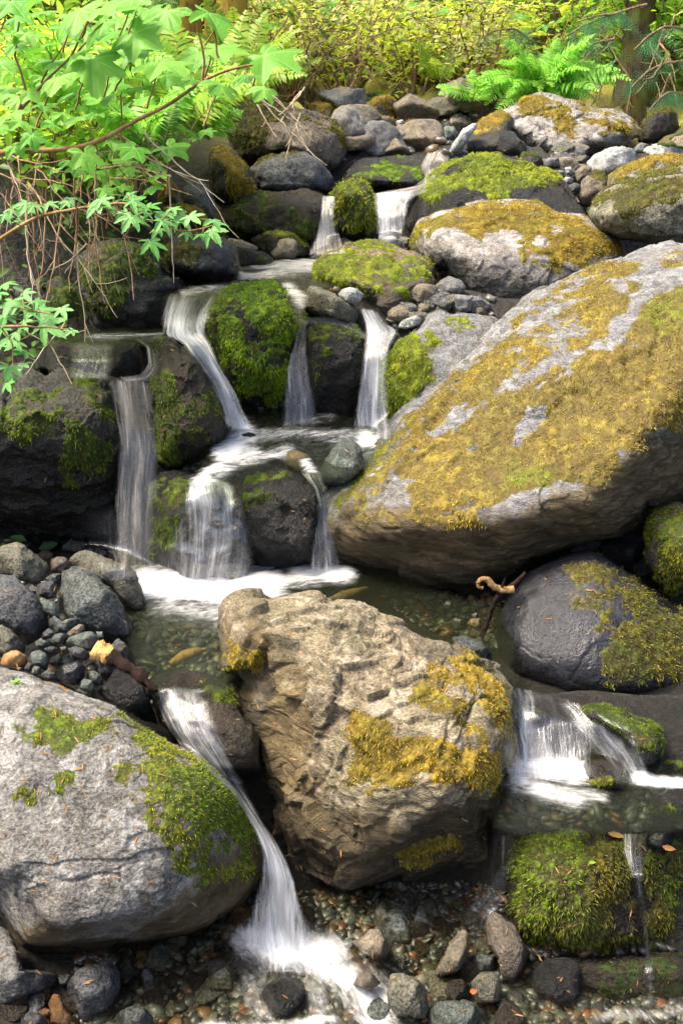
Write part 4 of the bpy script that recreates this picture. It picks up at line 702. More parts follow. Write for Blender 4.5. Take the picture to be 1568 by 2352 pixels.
def pool(label, poly, z, mat, foam, ang, step=7.0, amp=.006, name='water'):
    poly = pts('P', poly); lo, hi = poly.min(0), poly.max(0)
    gx = np.arange(lo[0], hi[0] + step, step); gy = np.arange(lo[1], hi[1] + step * .6, step * .6)
    X, Y = np.meshgrid(gx, gy, indexing='ij'); P = np.stack([X.ravel(), Y.ravel()], -1)
    ins = sdist(poly, P) > -step
    idx = np.arange(len(P)).reshape(X.shape)
    q = np.stack([idx[:-1, :-1], idx[:-1, 1:], idx[1:, 1:], idx[1:, :-1]], -1).reshape(-1, 4)
    q = q[ins[q].all(1)]; used, inv = np.unique(q, return_inverse=True); q = inv.reshape(q.shape); P = P[used]
    v = on_z(P[:, 0], P[:, 1], z)
    fo = np.zeros(len(P)); rim = sstep(-4, 16, sdist(poly, P) + 7 * fbm(v * 14, 3, 2))
    for line, rad, amt in foam:
        L = pts('P', line); d = np.full(len(P), 1e9)
        for a, b in zip(L[:-1], L[1:]) if len(L) > 1 else [(L[0], L[0] + .01)]:
            e = b - a; w = P - a; tt = np.clip(w @ e / (e @ e), 0, 1); d = np.minimum(d, np.hypot(*((w - tt[:, None] * e) * np.array([1, 1.5])).T))
        fo = np.maximum(fo, amt * np.exp(-(d / rad) ** 2))
    fl = np.stack([v[:, 0] * math.cos(R(ang)) + v[:, 1] * math.sin(R(ang)), -v[:, 0] * math.sin(R(ang)) + v[:, 1] * math.cos(R(ang)), np.zeros(len(v))], -1) * 4
    v[:, 2] += amp * fbm(np.stack([fl[:, 0] * .9, fl[:, 1] * 2.2, v[:, 2]], -1), 3, 5) * (1 + 4 * fo) + .02 * fo * fbm(v * 9, 3, 8) + .008 * fo
    o = link(name, mesh_np(name, v, q, True, {'foam': fo, 'flow': fl, 'rim': rim}), mat)
    return tag(o, label, kind='structure')
def ribbon(label, L, Rr, Ys, dens=.6, mat=FALL, nu=22, nv=70, drape=True, lift=.018, soft=.22, taper=(.04, .06), cat='waterfall', layers=1, name='waterfall'):
    L, Rr = pts('P', L), pts('P', Rr)
    def res(Q):
        d = np.concatenate([[0], np.cumsum(np.hypot(*np.diff(Q, axis=0).T))]); s = np.linspace(0, d[-1], nv)
        c = np.stack([np.interp(s, d, Q[:, 0]), np.interp(s, d, Q[:, 1])], -1)
        for _ in range(3): c[1:-1] = .25 * c[:-2] + .5 * c[1:-1] + .25 * c[2:]
        return c, d[-1]
    l, ll = res(L); r, lr = res(Rr)
    l, r = l + (l - r) * .07, r + (r - l) * .07
    u = np.linspace(0, 1, nu); vv = np.linspace(0, 1, nv)
    P = l[:, None] * (1 - u[None, :, None]) + r[:, None] * u[None, :, None]
    wob = fbm(np.stack([np.repeat(vv, nu) * 2.2, np.tile(u, nv) * 3, np.zeros(nu * nv)], -1), 3, len(label)).reshape(nv, nu)
    P[..., 0] += wob * np.hypot(*(r - l).T)[:, None] * .07
    Ys = np.interp(vv, np.linspace(0, 1, len(Ys)), Ys)
    Y = np.repeat(Ys[:, None], nu, 1)
    if drape:
        Yh = hit_Y(P.reshape(-1, 2)).reshape(nv, nu)
        Yl = Yh - lift; Y = np.minimum(Y, Yl)
        for _ in range(14):
            Z = Y.copy(); Z[1:-1] = .25 * Y[:-2] + .5 * Y[1:-1] + .25 * Y[2:]; Z[:, 1:-1] = .25 * Z[:, :-2] + .5 * Z[:, 1:-1] + .25 * Z[:, 2:]
            Y = np.minimum(Z, Yl)
    w = np.hypot(*(r - l).T)
    flow = np.stack([(u[None, :] - .5) * w[:, None] / 100 + np.zeros((nv, nu)), np.repeat(vv[:, None] * (ll + lr) / 200, nu, 1), np.zeros((nv, nu))], -1).reshape(-1, 3)
    ed = np.minimum(u, 1 - u); edge = sstep(0, soft, ed)[None, :] * sstep(0, taper[0], vv)[:, None] * (1 - .9 * sstep(1 - taper[1], 1, vv)[:, None])
    dn = np.asarray(dens, float)
    if dn.ndim == 0: dn = np.array([dens, dens])
    dn = np.interp(vv, np.linspace(0, 1, len(dn)), dn)[:, None] * (.78 + .3 * sstep(0, .45, ed))[None, :]
    idx = np.arange(nu * nv).reshape(nv, nu)
    q = np.stack([idx[:-1, :-1], idx[1:, :-1], idx[1:, 1:], idx[:-1, 1:]], -1).reshape(-1, 4)
    vs_, qs_, fl_, e_, d_ = [], [], [], [], []
    for k in range(layers):
        Yk = Y - .012 * k + .008 * k * wob
        p = at(P[..., 0].ravel() + 3 * k, P[..., 1].ravel(), Yk.ravel())
        vs_.append(p); qs_.append(q + k * nu * nv); fl_.append(flow + np.array([1.7 * k, .9 * k, 0])); e_.append(edge.ravel()); d_.append(dn.ravel() - .12 * k)
    v = np.concatenate(vs_); c = v.mean(0)
    o = link(name, mesh_np(name, v - c, np.concatenate(qs_), True, {'flow': np.concatenate(fl_), 'edge': np.concatenate(e_), 'dens': np.concatenate(d_)}), mat, None, c)
    return tag(o, label, cat)

RIB = []
def rib(*a, **k): RIB.append((a, k))
rib('white plunging fall between the foreground granite and the rugged tan boulder', '352 1566 362 1620 385 1680 420 1720 468 1765 515 1805 548 1850 580 1905 603 1960 603 2010 592 2060 580 2110 566 2160 560 2200',
    '470 1585 482 1640 505 1690 530 1740 548 1780 568 1830 600 1890 630 1930 655 1975 672 2020 688 2070 706 2120 722 2170 735 2210', [2.55, 2.5, 2.42, 2.3, 2.2, 2.13, 2.1, 2.09], [.42, .62, .75, .85, .85, .9], nv=110, nu=30, layers=2)
rib('tall tan tinted fall at the left dropping from the black ledge', '250 866 262 920 274 1000 270 1100 268 1200 258 1330', '338 870 350 960 360 1040 356 1150 352 1250 352 1340', [3.42, 3.4, 3.36, 3.32, 3.28], [.58, .5, .5, .6, .6, .52], mat=FWARM, layers=2, nu=26, nv=90)
rib('thin mist veil beside the tall left fall', '200 1150 185 1220 190 1330', '400 1130 410 1220 400 1340', [3.3, 3.27, 3.25], [.2, .3, .42], soft=.45, taper=(.4, .05), name='water_spray', cat='spray')
rib('soft spray where the foreground fall hits the shallow pool', '570 2100 560 2170 575 2250', '730 2100 770 2170 800 2250', [2.07, 2.03, 1.97], [.35, .6, .55], soft=.5, taper=(.5, .4), name='water_spray', cat='spray', layers=2)
rib('fan shaped fall spreading over the dark mossy hump', '432 1098 425 1150 400 1220 380 1290 362 1356', '525 1102 552 1160 570 1230 584 1300 592 1356', [3.32, 3.26, 3.22, 3.2, 3.18], [.8, .6, .52, .56, .66], layers=2, nu=40, nv=70)
rib('narrow fall squeezed between the glossy rock and the huge boulder tip', '690 1082 722 1120 735 1170 722 1230 706 1310', '738 1088 755 1150 756 1200 772 1260 795 1325', [3.3, 3.2, 3.15, 3.12], [.6, .5, .5, .65])
rib('slanting white chute left of the big green boulder', '380 670 372 720 374 768 418 788 452 830 488 880 512 940 522 990', '532 664 482 720 464 768 484 796 508 850 538 900 560 950 590 995', [4.25, 4.1, 3.98, 3.9, 3.85, 3.8, 3.75], [.55, .62, .8, .8, .85, .9, .95], layers=2, nv=100)
rib('flat overflow running left along the black ledge', '378 760 330 762 260 764 160 770', '378 786 330 790 260 782 160 786', [3.85, 3.8, 3.8], [.75, .55, .4, .3], nu=12, nv=50, soft=.4)
rib('small curved spill around the black rounded ledge stone', '300 776 335 796 342 835 325 860 270 866', '345 772 364 800 364 850 345 876 290 880', [3.75, 3.6, 3.48, 3.44], [.6, .65, .6, .6], mat=FWARM, nu=14, nv=50)
rib('thin dark veil of water over the left ledge', '165 785 168 820 160 870', '262 785 258 830 255 872', [3.7, 3.62, 3.58], [.35, .3, .34])
rib('thin trickling fall right of the big green boulder', '690 733 674 790 660 850 655 920 652 1000', '704 733 702 800 710 860 724 930 736 1004', [4.15, 4.02, 3.95, 3.9, 3.86], [.6, .45, .5, .5, .55], nv=80)
rib('film of water sliding over the dewy moss rock', '698 731 740 726 790 736 842 762', '698 750 740 742 790 752 838 782', [4.1, 4.1, 4.1], [.6, .55, .6], nu=10, nv=40, soft=.45)
rib('straight white fall beside the lime mossed rock', '826 703 838 740 836 790 830 860 820 930 814 1008', '862 712 884 742 914 758 892 800 886 870 892 940 902 1018', [4.2, 4.05, 3.95, 3.9, 3.86, 3.82], [.65, .7, .62, .66, .7, .75], layers=2, nv=90)
rib('small upper fall left of the shaggy moss knob', '742 448 735 490 728 530 708 588', '772 450 764 490 770 530 796 584', [5.85, 5.75, 5.7, 5.62], [.6, .65, .7, .75], mat=FWARM, layers=2)
rib('twin strand upper fall right of the shaggy moss knob', '858 442 862 490 868 552', '948 438 932 490 918 548', [5.9, 5.78, 5.7], [.75, .55, .6], layers=2, nu=30)
rib('pale upper run sliding over the flat slab', '985 344 962 380 975 408 945 428 880 440 856 446', '1040 344 1030 375 1014 402 990 436 955 452 942 462', [7.3, 6.8, 6.3, 6.05, 5.95], [.7, .6, .65, .7], mat=FWARM, nu=26, layers=2)
rib('shallow bright water winding between the far stones', '950 285 925 305 960 325 985 348', '985 283 985 305 1020 325 1040 348', [8.3, 7.8, 7.5, 7.2], [.5, .45, .5, .6], mat=FWARM, nu=16, soft=.35, name='water_run')
rib('wide blurred cascade tumbling right below the dark smooth boulder', '1148 1570 1155 1640 1165 1720 1175 1800', '1305 1604 1350 1660 1358 1710 1350 1790', [2.56, 2.44, 2.37, 2.3], [.45, .42, .55, .7], nu=40, layers=2, soft=.16, mat=FSOFT)
rib('right arm of the cascade sliding past the green mossed rock', '1275 1612 1335 1690 1385 1755 1420 1812', '1350 1612 1430 1660 1472 1712 1505 1800', [2.48, 2.4, 2.34, 2.28], [.42, .5, .56, .66], nu=40, mat=FSOFT, soft=.35)
rib('small bright spill between the two mossy ledge rocks', '1428 1912 1432 1955 1446 2000 1464 2060', '1482 1914 1478 1960 1476 2010 1474 2062', [2.13, 2.06, 2.0, 1.99], [.6, .55, .5, .4])
rib('thin falling thread of water below the small bright spill', '1462 2040 1476 2150 1482 2300', '1476 2040 1490 2150 1504 2305', [2.0, 1.985, 1.97], [.45, .42, .45], nu=8)
rib('faint trickle between the rugged tan boulder and the mossy ledge', '1148 1915 1150 1990 1110 2050 1072 2090 1066 2180', '1186 1915 1172 2000 1152 2060 1132 2110 1124 2190', [2.14, 2.12, 2.1, 2.08, 2.06], [.42, .4, .3, .34, .32], nv=70)
for a, k in RIB: ribbon(*a, **k)
pool('clear shallow pool at the bottom with foam under the plunging fall', '230 2120 520 2040 900 2030 1160 2080 1200 2200 1650 2200 1650 2440 180 2440', -.008, WCLEAR,
     [('600 2165 660 2180 740 2190', 85, 1.0), ('690 2200 780 2240 850 2300 890 2400', 80, .8), ('720 2260 740 2330', 40, .6), ('600 2210 580 2280 600 2330', 55, .5), ('470 2360 760 2350', 30, .7), ('820 2200 900 2260', 40, .45), ('1380 2330 1560 2320', 40, .55)], 120)
pool('dark green tinted pool below the lower falls with white churned foam', '270 1250 860 1270 1000 1350 1180 1400 1180 1620 1130 1600 900 1480 600 1420 520 1600 350 1600 290 1500', .575, WDEEP,
     [('330 1345 420 1350 520 1355 600 1345', 74, 1.15), ('380 1400 520 1405', 60, .6), ('690 1315 790 1325', 40, .95), ('600 1350 720 1330', 44, .75), ('490 1430 545 1460', 40, .5), ('400 1585 480 1590', 14, .5)], 20)
pool('fast streaky water of the middle pool', '420 1125 470 1050 520 960 600 930 760 920 905 960 900 1050 760 1110 700 1100 640 1062 560 1092 520 1125', .962, WDEEP,
     [('530 975 560 1000 520 1040', 48, .95), ('600 1000 700 1000 820 1010', 38, .62), ('840 1010 890 1020', 36, 1.05), ('580 1040 500 1085 460 1115', 40, .72), ('660 1040 560 1060', 34, .7), ('700 970 760 960', 30, .5), ('700 1060 720 1100', 24, .7), ('850 1040 760 1060', 30, .5)], 35)
pool('bright beige water of the upper pool', '360 690 400 668 540 645 545 600 640 585 800 575 800 640 700 700 705 745 680 745 650 670 480 690', 1.45, WBEIGE,
     [('560 630 640 620 740 610', 40, .8), ('660 660 700 700', 30, .8), ('420 675 520 660', 18, .65), ('720 585 780 585', 20, .9)], 15)
pool('thin water sheet on the black ledge at the left', '100 755 380 755 380 795 240 800 90 800', 1.35, WDEEP, [('200 775 380 770', 16, .5)], 5)
rib('shallow stream coming down the upper right gap to the pool edge', '1455 1770 1500 1780 1600 1790', '1440 1800 1500 1815 1600 1830', [2.3, 2.32, 2.34], [.6, .6, .6], nu=10, soft=.4) if False else None
pool('greenish pool at the right behind the mossy ledge', '1120 1770 1300 1720 1650 1740 1650 1905 1500 1918 1190 1922 1130 1905', .372, WDEEP,
     [('1190 1745 1320 1775', 58, .95), ('1200 1800 1320 1830', 48, .72), ('1260 1810 1380 1830', 34, .6), ('1470 1790 1600 1810', 30, .9), ('1300 1860 1360 1845', 24, .5)], -15)
# ------------------------------------------------------------------ gravel in the bed, and loose stones in the gaps
def pebble_field(name, label, areas, seed, mat):
    rng = np.random.RandomState(seed); d, q = cube_sphere(2)
    V, Q, C = [], [], []; off = 0
    for (poly, n, s0, s1, lite) in areas:
        pg = pts('P', poly); lo, hi = pg.min(0), pg.max(0)
        P = lo + rng.rand(n * 3, 2) * (hi - lo); P = P[sdist(pg, P) > 0][:n]
        r = rays(P[:, 0], P[:, 1])
        for p, dd in zip(P, r):
            ok, h, nn, _, ob, _ = scene.ray_cast(_dg, Vector(CAM), Vector(dd))
            if not ok or ob.name != 'ground': continue
            s = s0 * (s1 / s0) ** (rng.rand() ** 1.6)
            sc = s * np.array([rng.uniform(.8, 1.4), rng.uniform(.7, 1.2), rng.uniform(.45, .8)])
            a = rng.rand() * 6.28; ca, sa = math.cos(a), math.sin(a)
            w = d * (1 + rng.normal(0, .17, (len(d), 1))) * sc
            w = np.stack([w[:, 0] * ca - w[:, 1] * sa, w[:, 0] * sa + w[:, 1] * ca, w[:, 2]], -1)
            tl = rng.normal(0, .3, 2); w[:, 2] += w[:, 0] * tl[0] + w[:, 1] * tl[1]
            V.append(w + np.array(h) + np.array([0, 0, s * .2])); Q.append(q + off); off += len(d)
            pal = [(.07, .075, .065), (.05, .052, .05), (.11, .13, .09), (.16, .15, .12), (.17, .12, .07), (.22, .13, .05), (.10, .12, .05), (.27, .25, .20), (.24, .10, .035), (.06, .05, .04), (.14, .16, .12)]
            c = np.array(pal[int(len(pal) * rng.rand() ** 1.5)]) * rng.uniform(.3, .8); c = c + lite * np.array([.17, .16, .14]) * rng.rand(); C.append(np.repeat(c[None], len(d), 0))
    o = link(name, mesh_np(name, np.concatenate(V), np.concatenate(Q), True, {'col': np.concatenate(C)}), mat)
    return tag(o, label, kind='stuff')
t = NT('wet_gravel')
co = t.n('TexCoord').outputs['Object']; n = t.noise(co, 160, 3, .6)
cc = t.n('Attribute', attribute_name='col').outputs['Color']
b = t.n('BsdfPrincipled'); t.put(b, 'Base Color', t.mix(t.ss(n, .3, .7), t.mix(.45, cc, (0, 0, 0)), cc)); t.put(b, 'Roughness', .42); t.put(b, 'Specular IOR Level', .6)
GRAV = t.end(b)
pebble_field('gravel', 'mixed wet gravel over the stream bed', [
    ('180 2150 560 2050 1160 2050 1600 2200 1600 2400 150 2400', 5200, .006, .024, 0), ('860 2030 1130 2030 1160 2180 900 2150', 900, .006, .018, 0), ('0 1230 330 1230 380 1500 340 1600 -20 1560', 160, .014, .036, 0),
    ('290 1400 560 1400 520 1620 340 1620', 500, .008, .03, 0), ('850 1350 1160 1380 1160 1500 960 1440', 500, .008, .028, 0), ('420 920 900 920 900 1110 420 1110', 500, .01, .03, 0), ('1150 1780 1600 1760 1600 1900 1150 1900', 400, .008, .024, 0),
    ('760 220 1120 220 1060 380 780 380', 160, .02, .06, 1), ('1260 360 1420 330 1400 500 1300 480', 160, .015, .05, 1), ('960 580 1140 680 1130 780 900 760', 140, .012, .04, 1), ('500 580 800 560 800 700 400 700', 300, .015, .05, 0)], 5, GRAV)
# loose stones lying in the gaps between the traced ones
rng = np.random.RandomState(77)
GAPS = [('0 1240 330 1250 330 1420 0 1420', 12, .025, .05, ['slate', 'dgreen', 'green', 'brown', 'wetsm']), ('60 1420 330 1450 330 1640 60 1560', 12, .018, .036, ['slate', 'dgreen', 'green', 'wetsm', 'olive']), ('230 2200 640 2060 760 2100 420 2352', 30, .016, .045, ['wetsm', 'slate', 'wetbr', 'green', 'olive', 'redbr']),
        ('860 2060 1140 2080 1160 2352 860 2352', 34, .016, .046, ['wetbr', 'slate', 'dgreen', 'wetbr', 'olive']), ('780 230 1130 220 1060 350 800 350', 24, .08, .2, ['gray', 'tan', 'olive', 'pink', 'tan', 'brown']), ('1280 350 1420 330 1420 480 1300 470', 26, .04, .11, ['gray', 'tan', 'slate', 'olive']),
        ('940 600 1130 690 1120 760 900 760', 14, .03, .08, ['gray', 'tan', 'olive']), ('1290 1260 1568 1230 1568 1330 1460 1330', 8, .04, .08, ['dark', 'slate']), ('0 2250 240 2330 240 2352 0 2352', 8, .02, .04, ['slate', 'redbr', 'wetbr'])]
LBL = ['small loose stone in the left heap below the dark wall', 'small dark stone packed between the heap and the granite rim', 'small wet stone lying in the shallows below the granite boulder', 'small wet stone in the shaded gravel below the mossy ledge', 'loose rounded stone of the far stream bed', 'loose stone in the gap right of the green dome',
       'loose pale stone under the golden capped boulder', 'shadowed stone in the gap under the right mossy boulder', 'small wet stone along the bottom left edge']
for (pg, n, s0, s1, ms), lb in zip(GAPS, LBL):
    pg = pts('P', pg); lo, hi = pg.min(0), pg.max(0); k = 0; tries = 0
    while k < n and tries < 400:
        tries += 1
        p = lo + rng.rand(2) * (hi - lo)
        if sdist(pg, p[None])[0] < 0: continue
        ok, h, nn, _, ob, _ = scene.ray_cast(_dg, Vector(CAM), Vector(rays(p[0], p[1])))
        if not ok or ob.name not in ('ground',): continue
        s = rng.uniform(s0, s1); d, q = cube_sphere(14)
        nn_ = rng.normal(0, 1, (9, 3)); nn_ /= np.linalg.norm(nn_, axis=1, keepdims=True); off_ = rng.uniform(.45, .85, 9)
        rad = np.min(np.where(d @ nn_.T > .05, off_ / np.maximum(d @ nn_.T, .05), 9), axis=1); rad = np.minimum(rad, 1.05)
        v = d * rad[:, None] * np.array([rng.uniform(.9, 1.35), 1, rng.uniform(.6, .9)]) * s
        v += v / s * (fbm(v / s * 2.2 + k, 4, k) * .12 * s)[:, None]
        a = rng.rand() * 6.28; v = np.stack([v[:, 0] * math.cos(a) - v[:, 1] * math.sin(a), v[:, 0] * math.sin(a) + v[:, 1] * math.cos(a), v[:, 2]], -1)
        z = np.zeros(len(v)); nrm_ = vnormals(v, q); v = v + nrm_ * (fbm(v / s * 5 + k, 4, k + 9, .6, True) * .05 * s)[:, None]
        o = link('stone', mesh_np('stone', v, q, True, {'moss': z, 'wet': z + .4, 'damp': z}), M[ms[rng.randint(len(ms))]], None, Vector(h) + Vector((0, 0, s * .35)))
        tag(o, lb, 'stone', lb.replace('small ', '').replace('loose ', '') + 's'); k += 1
# ------------------------------------------------------------------ plants
def leaf_mat(name, a, b, trans=.45, gloss=.3, vein=True):
    t = NT(name)
    r = t.fac('tint')
    col = t.mix(r, a, b)
    b_ = t.n('BsdfPrincipled'); t.put(b_, 'Base Color', col); t.put(b_, 'Roughness', .45); t.put(b_, 'Specular IOR Level', gloss)
    if vein:
        m = t.n('Mapping'); t.put(m, 0, t.n('Attribute', attribute_name='luv').outputs['Vector'])
        nz = t.noise(m.outputs[0], 9, 3, .6); bp = t.n('Bump', Height=nz); bp.inputs['Strength'].default_value = .4; bp.inputs['Distance'].default_value = .01; t.put(b_, 'Normal', bp)
        rd = t.fac('rib'); col2 = t.mix(t.math('MULTIPLY', t.ss(rd, .55, 1.0), .6), col, tuple(min(1, x * 1.25 + .12) for x in a)); col2 = t.mix(t.math('MULTIPLY', t.ss(t.noise(m.outputs[0], 2.2, 5, .7), .64, .72), .6), col2, (.30, .22, .05)); t.put(b_, 'Base Color', col2)
    tr = t.n('BsdfTranslucent'); t.put(tr, 'Color', t.mix(.5, col, tuple(min(1, x * 1.3) for x in b)))
    mx = t.n('MixShader'); t.put(mx, 0, trans); t.put(mx, 1, b_); t.put(mx, 2, tr)
    return t.end(mx)
def bark_mat(name, a, b, mossc=None, amt=.5):
    t = NT(name)
    co = t.n('TexCoord').outputs['Object']; m = t.n('Mapping'); t.put(m, 0, co); m.inputs['Scale'].default_value = (1, 1, .25)
    n1 = t.noise(m.outputs[0], 18, 6, .65, .5); n2 = t.noise(co, 5, 5, .6)
    c = t.mix(t.ss(n1, .35, .65), a, b)
    if mossc: c = t.mix(t.math('MULTIPLY', t.ss(n2, .5 - .2 * amt, .62), .9), c, mossc)
    bp = t.n('Bump', Height=n1); bp.inputs['Strength'].default_value = .9; bp.inputs['Distance'].default_value = .03
    b_ = t.n('BsdfPrincipled'); t.put(b_, 'Specular IOR Level', .15); t.put(b_, 'Base Color', c); t.put(b_, 'Roughness', .9); t.put(b_, 'Normal', bp)
    return t.end(b_)
LF = {'thimble': leaf_mat('thimbleberry_leaf', (.24, .48, .07), (.08, .31, .02), .5), 'maple': leaf_mat('maple_leaf', (.23, .47, .15), (.08, .30, .05), .45), 'fern': leaf_mat('fern_leaf', (.17, .50, .06), (.30, .58, .06), .45, .3, False),
      'fernyel': leaf_mat('yellow_fern_leaf', (.22, .42, .04), (.36, .48, .05), .5, .3, False), 'salal': leaf_mat('shrub_leaf', (.36, .60, .03), (.76, .80, .10), .62, .5, False), 'bushy': leaf_mat('glossy_shrub_leaf', (.22, .34, .05), (.66, .62, .20), .5, .7, False),
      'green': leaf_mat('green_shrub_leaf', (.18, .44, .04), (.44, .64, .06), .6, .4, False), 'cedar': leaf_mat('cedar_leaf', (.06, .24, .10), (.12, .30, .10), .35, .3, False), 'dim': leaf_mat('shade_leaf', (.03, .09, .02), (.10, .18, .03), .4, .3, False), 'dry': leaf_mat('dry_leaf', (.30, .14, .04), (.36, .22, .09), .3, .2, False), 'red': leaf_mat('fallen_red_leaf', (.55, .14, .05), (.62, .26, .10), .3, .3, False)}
BK = {'twig': bark_mat('twig_bark', (.16, .09, .05), (.36, .25, .16)), 'pale': bark_mat('pale_twig_bark', (.33, .25, .17), (.5, .42, .33)), 'stem': bark_mat('green_stem', (.16, .22, .05), (.3, .26, .1)), 'brown': bark_mat('brown_stem', (.2, .11, .04), (.33, .22, .1)),
      'mossy': bark_mat('mossy_bark', (.12, .07, .03), (.24, .15, .07), (.36, .25, .03), 1.0), 'dark': bark_mat('dark_bark', (.045, .03, .02), (.10, .07, .045), (.10, .10, .015), .4), 'rot': bark_mat('wet_stick_bark', (.007, .004, .003), (.022, .011, .007)), 'cut': bark_mat('cut_wood', (.42, .23, .07), (.58, .36, .13))}

def tubes(curves, sides=5):
    """curves: list of (points n x 3, radii n) -> verts, quads"""
    V, Q = [], []; off = 0
    for p, r in curves:
        p = np.asarray(p, float); r = np.asarray(r, float); n = len(p)
        tg = np.gradient(p, axis=0); tg /= np.maximum(np.linalg.norm(tg, axis=1, keepdims=True), 1e-9)
        ref = np.array([.31, .2, .93]) if abs(tg[:, 2]).mean() < .8 else np.array([1, .1, .1])
        a = np.cross(tg, ref); a /= np.maximum(np.linalg.norm(a, axis=1, keepdims=True), 1e-9); b = np.cross(tg, a)
        ang = np.linspace(0, 2 * math.pi, sides, endpoint=False)
        ring = p[:, None] + r[:, None, None] * (a[:, None] * np.cos(ang)[None, :, None] + b[:, None] * np.sin(ang)[None, :, None])
        V.append(ring.reshape(-1, 3)); i = np.arange(n * sides).reshape(n, sides); j = np.roll(i, -1, 1)
        Q.append(np.stack([i[:-1], i[1:], j[1:], j[:-1]], -1).reshape(-1, 4) + off); off += n * sides
    return np.concatenate(V), np.concatenate(Q)
def bend(p0, p1, sag, rng, n=10, wig=.03):
    t = np.linspace(0, 1, n)[:, None]; p0, p1 = np.asarray(p0, float), np.asarray(p1, float)
    L = np.linalg.norm(p1 - p0); c = p0 + (p1 - p0) * t + np.array([0, 0, -1.0]) * sag * L * (4 * t * (1 - t))
    k = np.cumsum(rng.normal(0, wig * L / math.sqrt(n), (n, 3)), 0); k -= k[0] + (k[-1] - k[0]) * t
    return c + k
# a lobed leaf: outline fan, unit width ~1, stalk at the origin, tip along +y
def lobed(lobes, serr=.035, n=61):
    th = np.linspace(-math.pi * .86, math.pi * .86, n)
    r = np.zeros(n)
    for a, ln, wd in lobes: r = np.maximum(r, ln * np.maximum(0, 1 - (np.abs(th - a) / wd) ** 1.15))
    r = np.maximum(r, .17 + .02 * np.cos(th)); r = r * (1 + serr * ((np.arange(n) % 2) * 2 - 1))
    o = np.stack([np.sin(th) * r, np.cos(th) * r], -1)
    v = np.concatenate([[[0, 0]], o * .5, o]); i = np.arange(1, n); tri = np.stack([np.zeros(n - 1, int), i + 1, i], -1); q = np.stack([i, i + 1, i + 1 + n, i + n], -1)
    th2 = np.concatenate([[0], th, th]); rr = np.hypot(*v.T)
    lob = np.array([l[0] for l in lobes]); dl = np.min(np.abs(th2[:, None] - lob), 1)
    rib = np.exp(-(dl * np.maximum(rr, .05) / .03) ** 2)
    z = -.22 * rr ** 2 + .10 * np.sin(th2 * 5) * rr * .6 - .05 * np.exp(-(dl / .15) ** 2) * rr
    return np.column_stack([v, z]), [tri, q], rib
MAPLE = lobed([(0, .74, .75), (.95, .66, .66), (-.95, .66, .66), (1.9, .48, .6), (-1.9, .48, .6)], .045, 67)
THIM = lobed([(0, .66, 1.3), (1.0, .62, 1.1), (-1.0, .62, 1.1), (2.05, .5, .95), (-2.05, .5, .95)], .03, 73)
def place(tmpl, items, seed=0):
    """items: (pos, tip dir, normal, size) -> mesh data with tint, rib, luv"""
    rng = np.random.RandomState(seed); tv, tf, rib = tmpl; nv = len(tv); V, T, LU = [], [], []
    for p, d, nrm, s in items:
        d = np.asarray(d, float); nrm = np.asarray(nrm, float); nrm = nrm / np.linalg.norm(nrm); d = d - nrm * (d @ nrm); d /= max(np.linalg.norm(d), 1e-9); x = np.cross(d, nrm)
        k = tv.copy(); k[:, 2] *= rng.uniform(.5, 1.8); k[:, 2] += rng.normal(0, .16) * k[:, 0] ** 2 + rng.normal(0, .14) * k[:, 1]
        k[:, 0] *= rng.uniform(.85, 1.1)
        V.append(np.asarray(p) + s * (k[:, :1] * x + k[:, 1:2] * d + k[:, 2:] * nrm)); T.append(np.full(nv, np.clip(rng.beta(1.4, 1.8), 0, 1))); LU.append(np.column_stack([tv[:, :2] + rng.rand(2) * 9, np.zeros(nv)]))
    n = len(items)
    F_ = [np.concatenate([f + nv * i for i in range(n)]) for f in tf]
    return np.concatenate(V), F_, {'tint': np.concatenate(T), 'rib': np.tile(rib, n), 'luv': np.concatenate(LU)}
def scatter_leaves(P, N, size, rng, aspect=.5):
    """simple folded leaves: six-point blades"""
    n = len(P); d = rng.normal(0, 1, (n, 3)); d -= N * (d * N).sum(1, keepdims=True); d /= np.linalg.norm(d, axis=1, keepdims=True); x = np.cross(d, N)
    s = (size * rng.uniform(.6, 1.35, n))[:, None]; w = s * aspect * .5
    q = [P, P + d * s * .35 + x * w + N * w * .25, P + d * s * .75 + x * w * .7 + N * w * .1 - N * s * .05, P + d * s - N * s * .12, P + d * s * .75 - x * w * .7 + N * w * .1 - N * s * .05, P + d * s * .35 - x * w + N * w * .25]
    V = np.stack(q, 1).reshape(-1, 3); i = np.arange(n)[:, None] * 6
    F_ = np.concatenate([i + np.array([0, 1, 2, 3]), i + np.array([0, 3, 4, 5])])
    return V, F_, np.repeat(rng.rand(n), 6)
def up_nrm(rng, n, tilt=.55, toward=(0, -.35, 1)):
    N = np.array(toward) + rng.normal(0, tilt, (n, 3)); return N / np.linalg.norm(N, axis=1, keepdims=True)

# ---- thimbleberry: traced big leaves over the left bank
rng = np.random.RandomState(3)
TH = '70 30 180,180 20 150,340 75 230,560 20 200,600 55 160,730 80 230,1030 100 250,430 130 180,330 140 140,100 100 120,500 170 150,660 185 210,560 215 130,300 225 200,640 260 160,420 310 270,560 290 160,780 320 240,1050 260 230,1270 290 270,1110 365 120,1000 410 160,1200 425 130,590 455 240,540 400 140,250 380 180,350 250 100,190 370 110,230 500 130,340 555 120,60 545 150,110 580 130,30 610 140,150 640 130,80 690 110,230 680 110,810 700 160,400 725 140,600 700 140,560 755 120,300 750 80,240 790 80,350 790 90,190 770 70,460 760 100,590 790 110,730 775 90,540 830 160,720 820 110,700 870 90,580 870 80,430 820 110,490 880 90,270 865 80,20 170 140,240 300 150,60 220 120,480 60 160,20 300 140,130 170 120,380 190 130,150 440 120,450 530 110,20 420 120'
items, stems = [], []
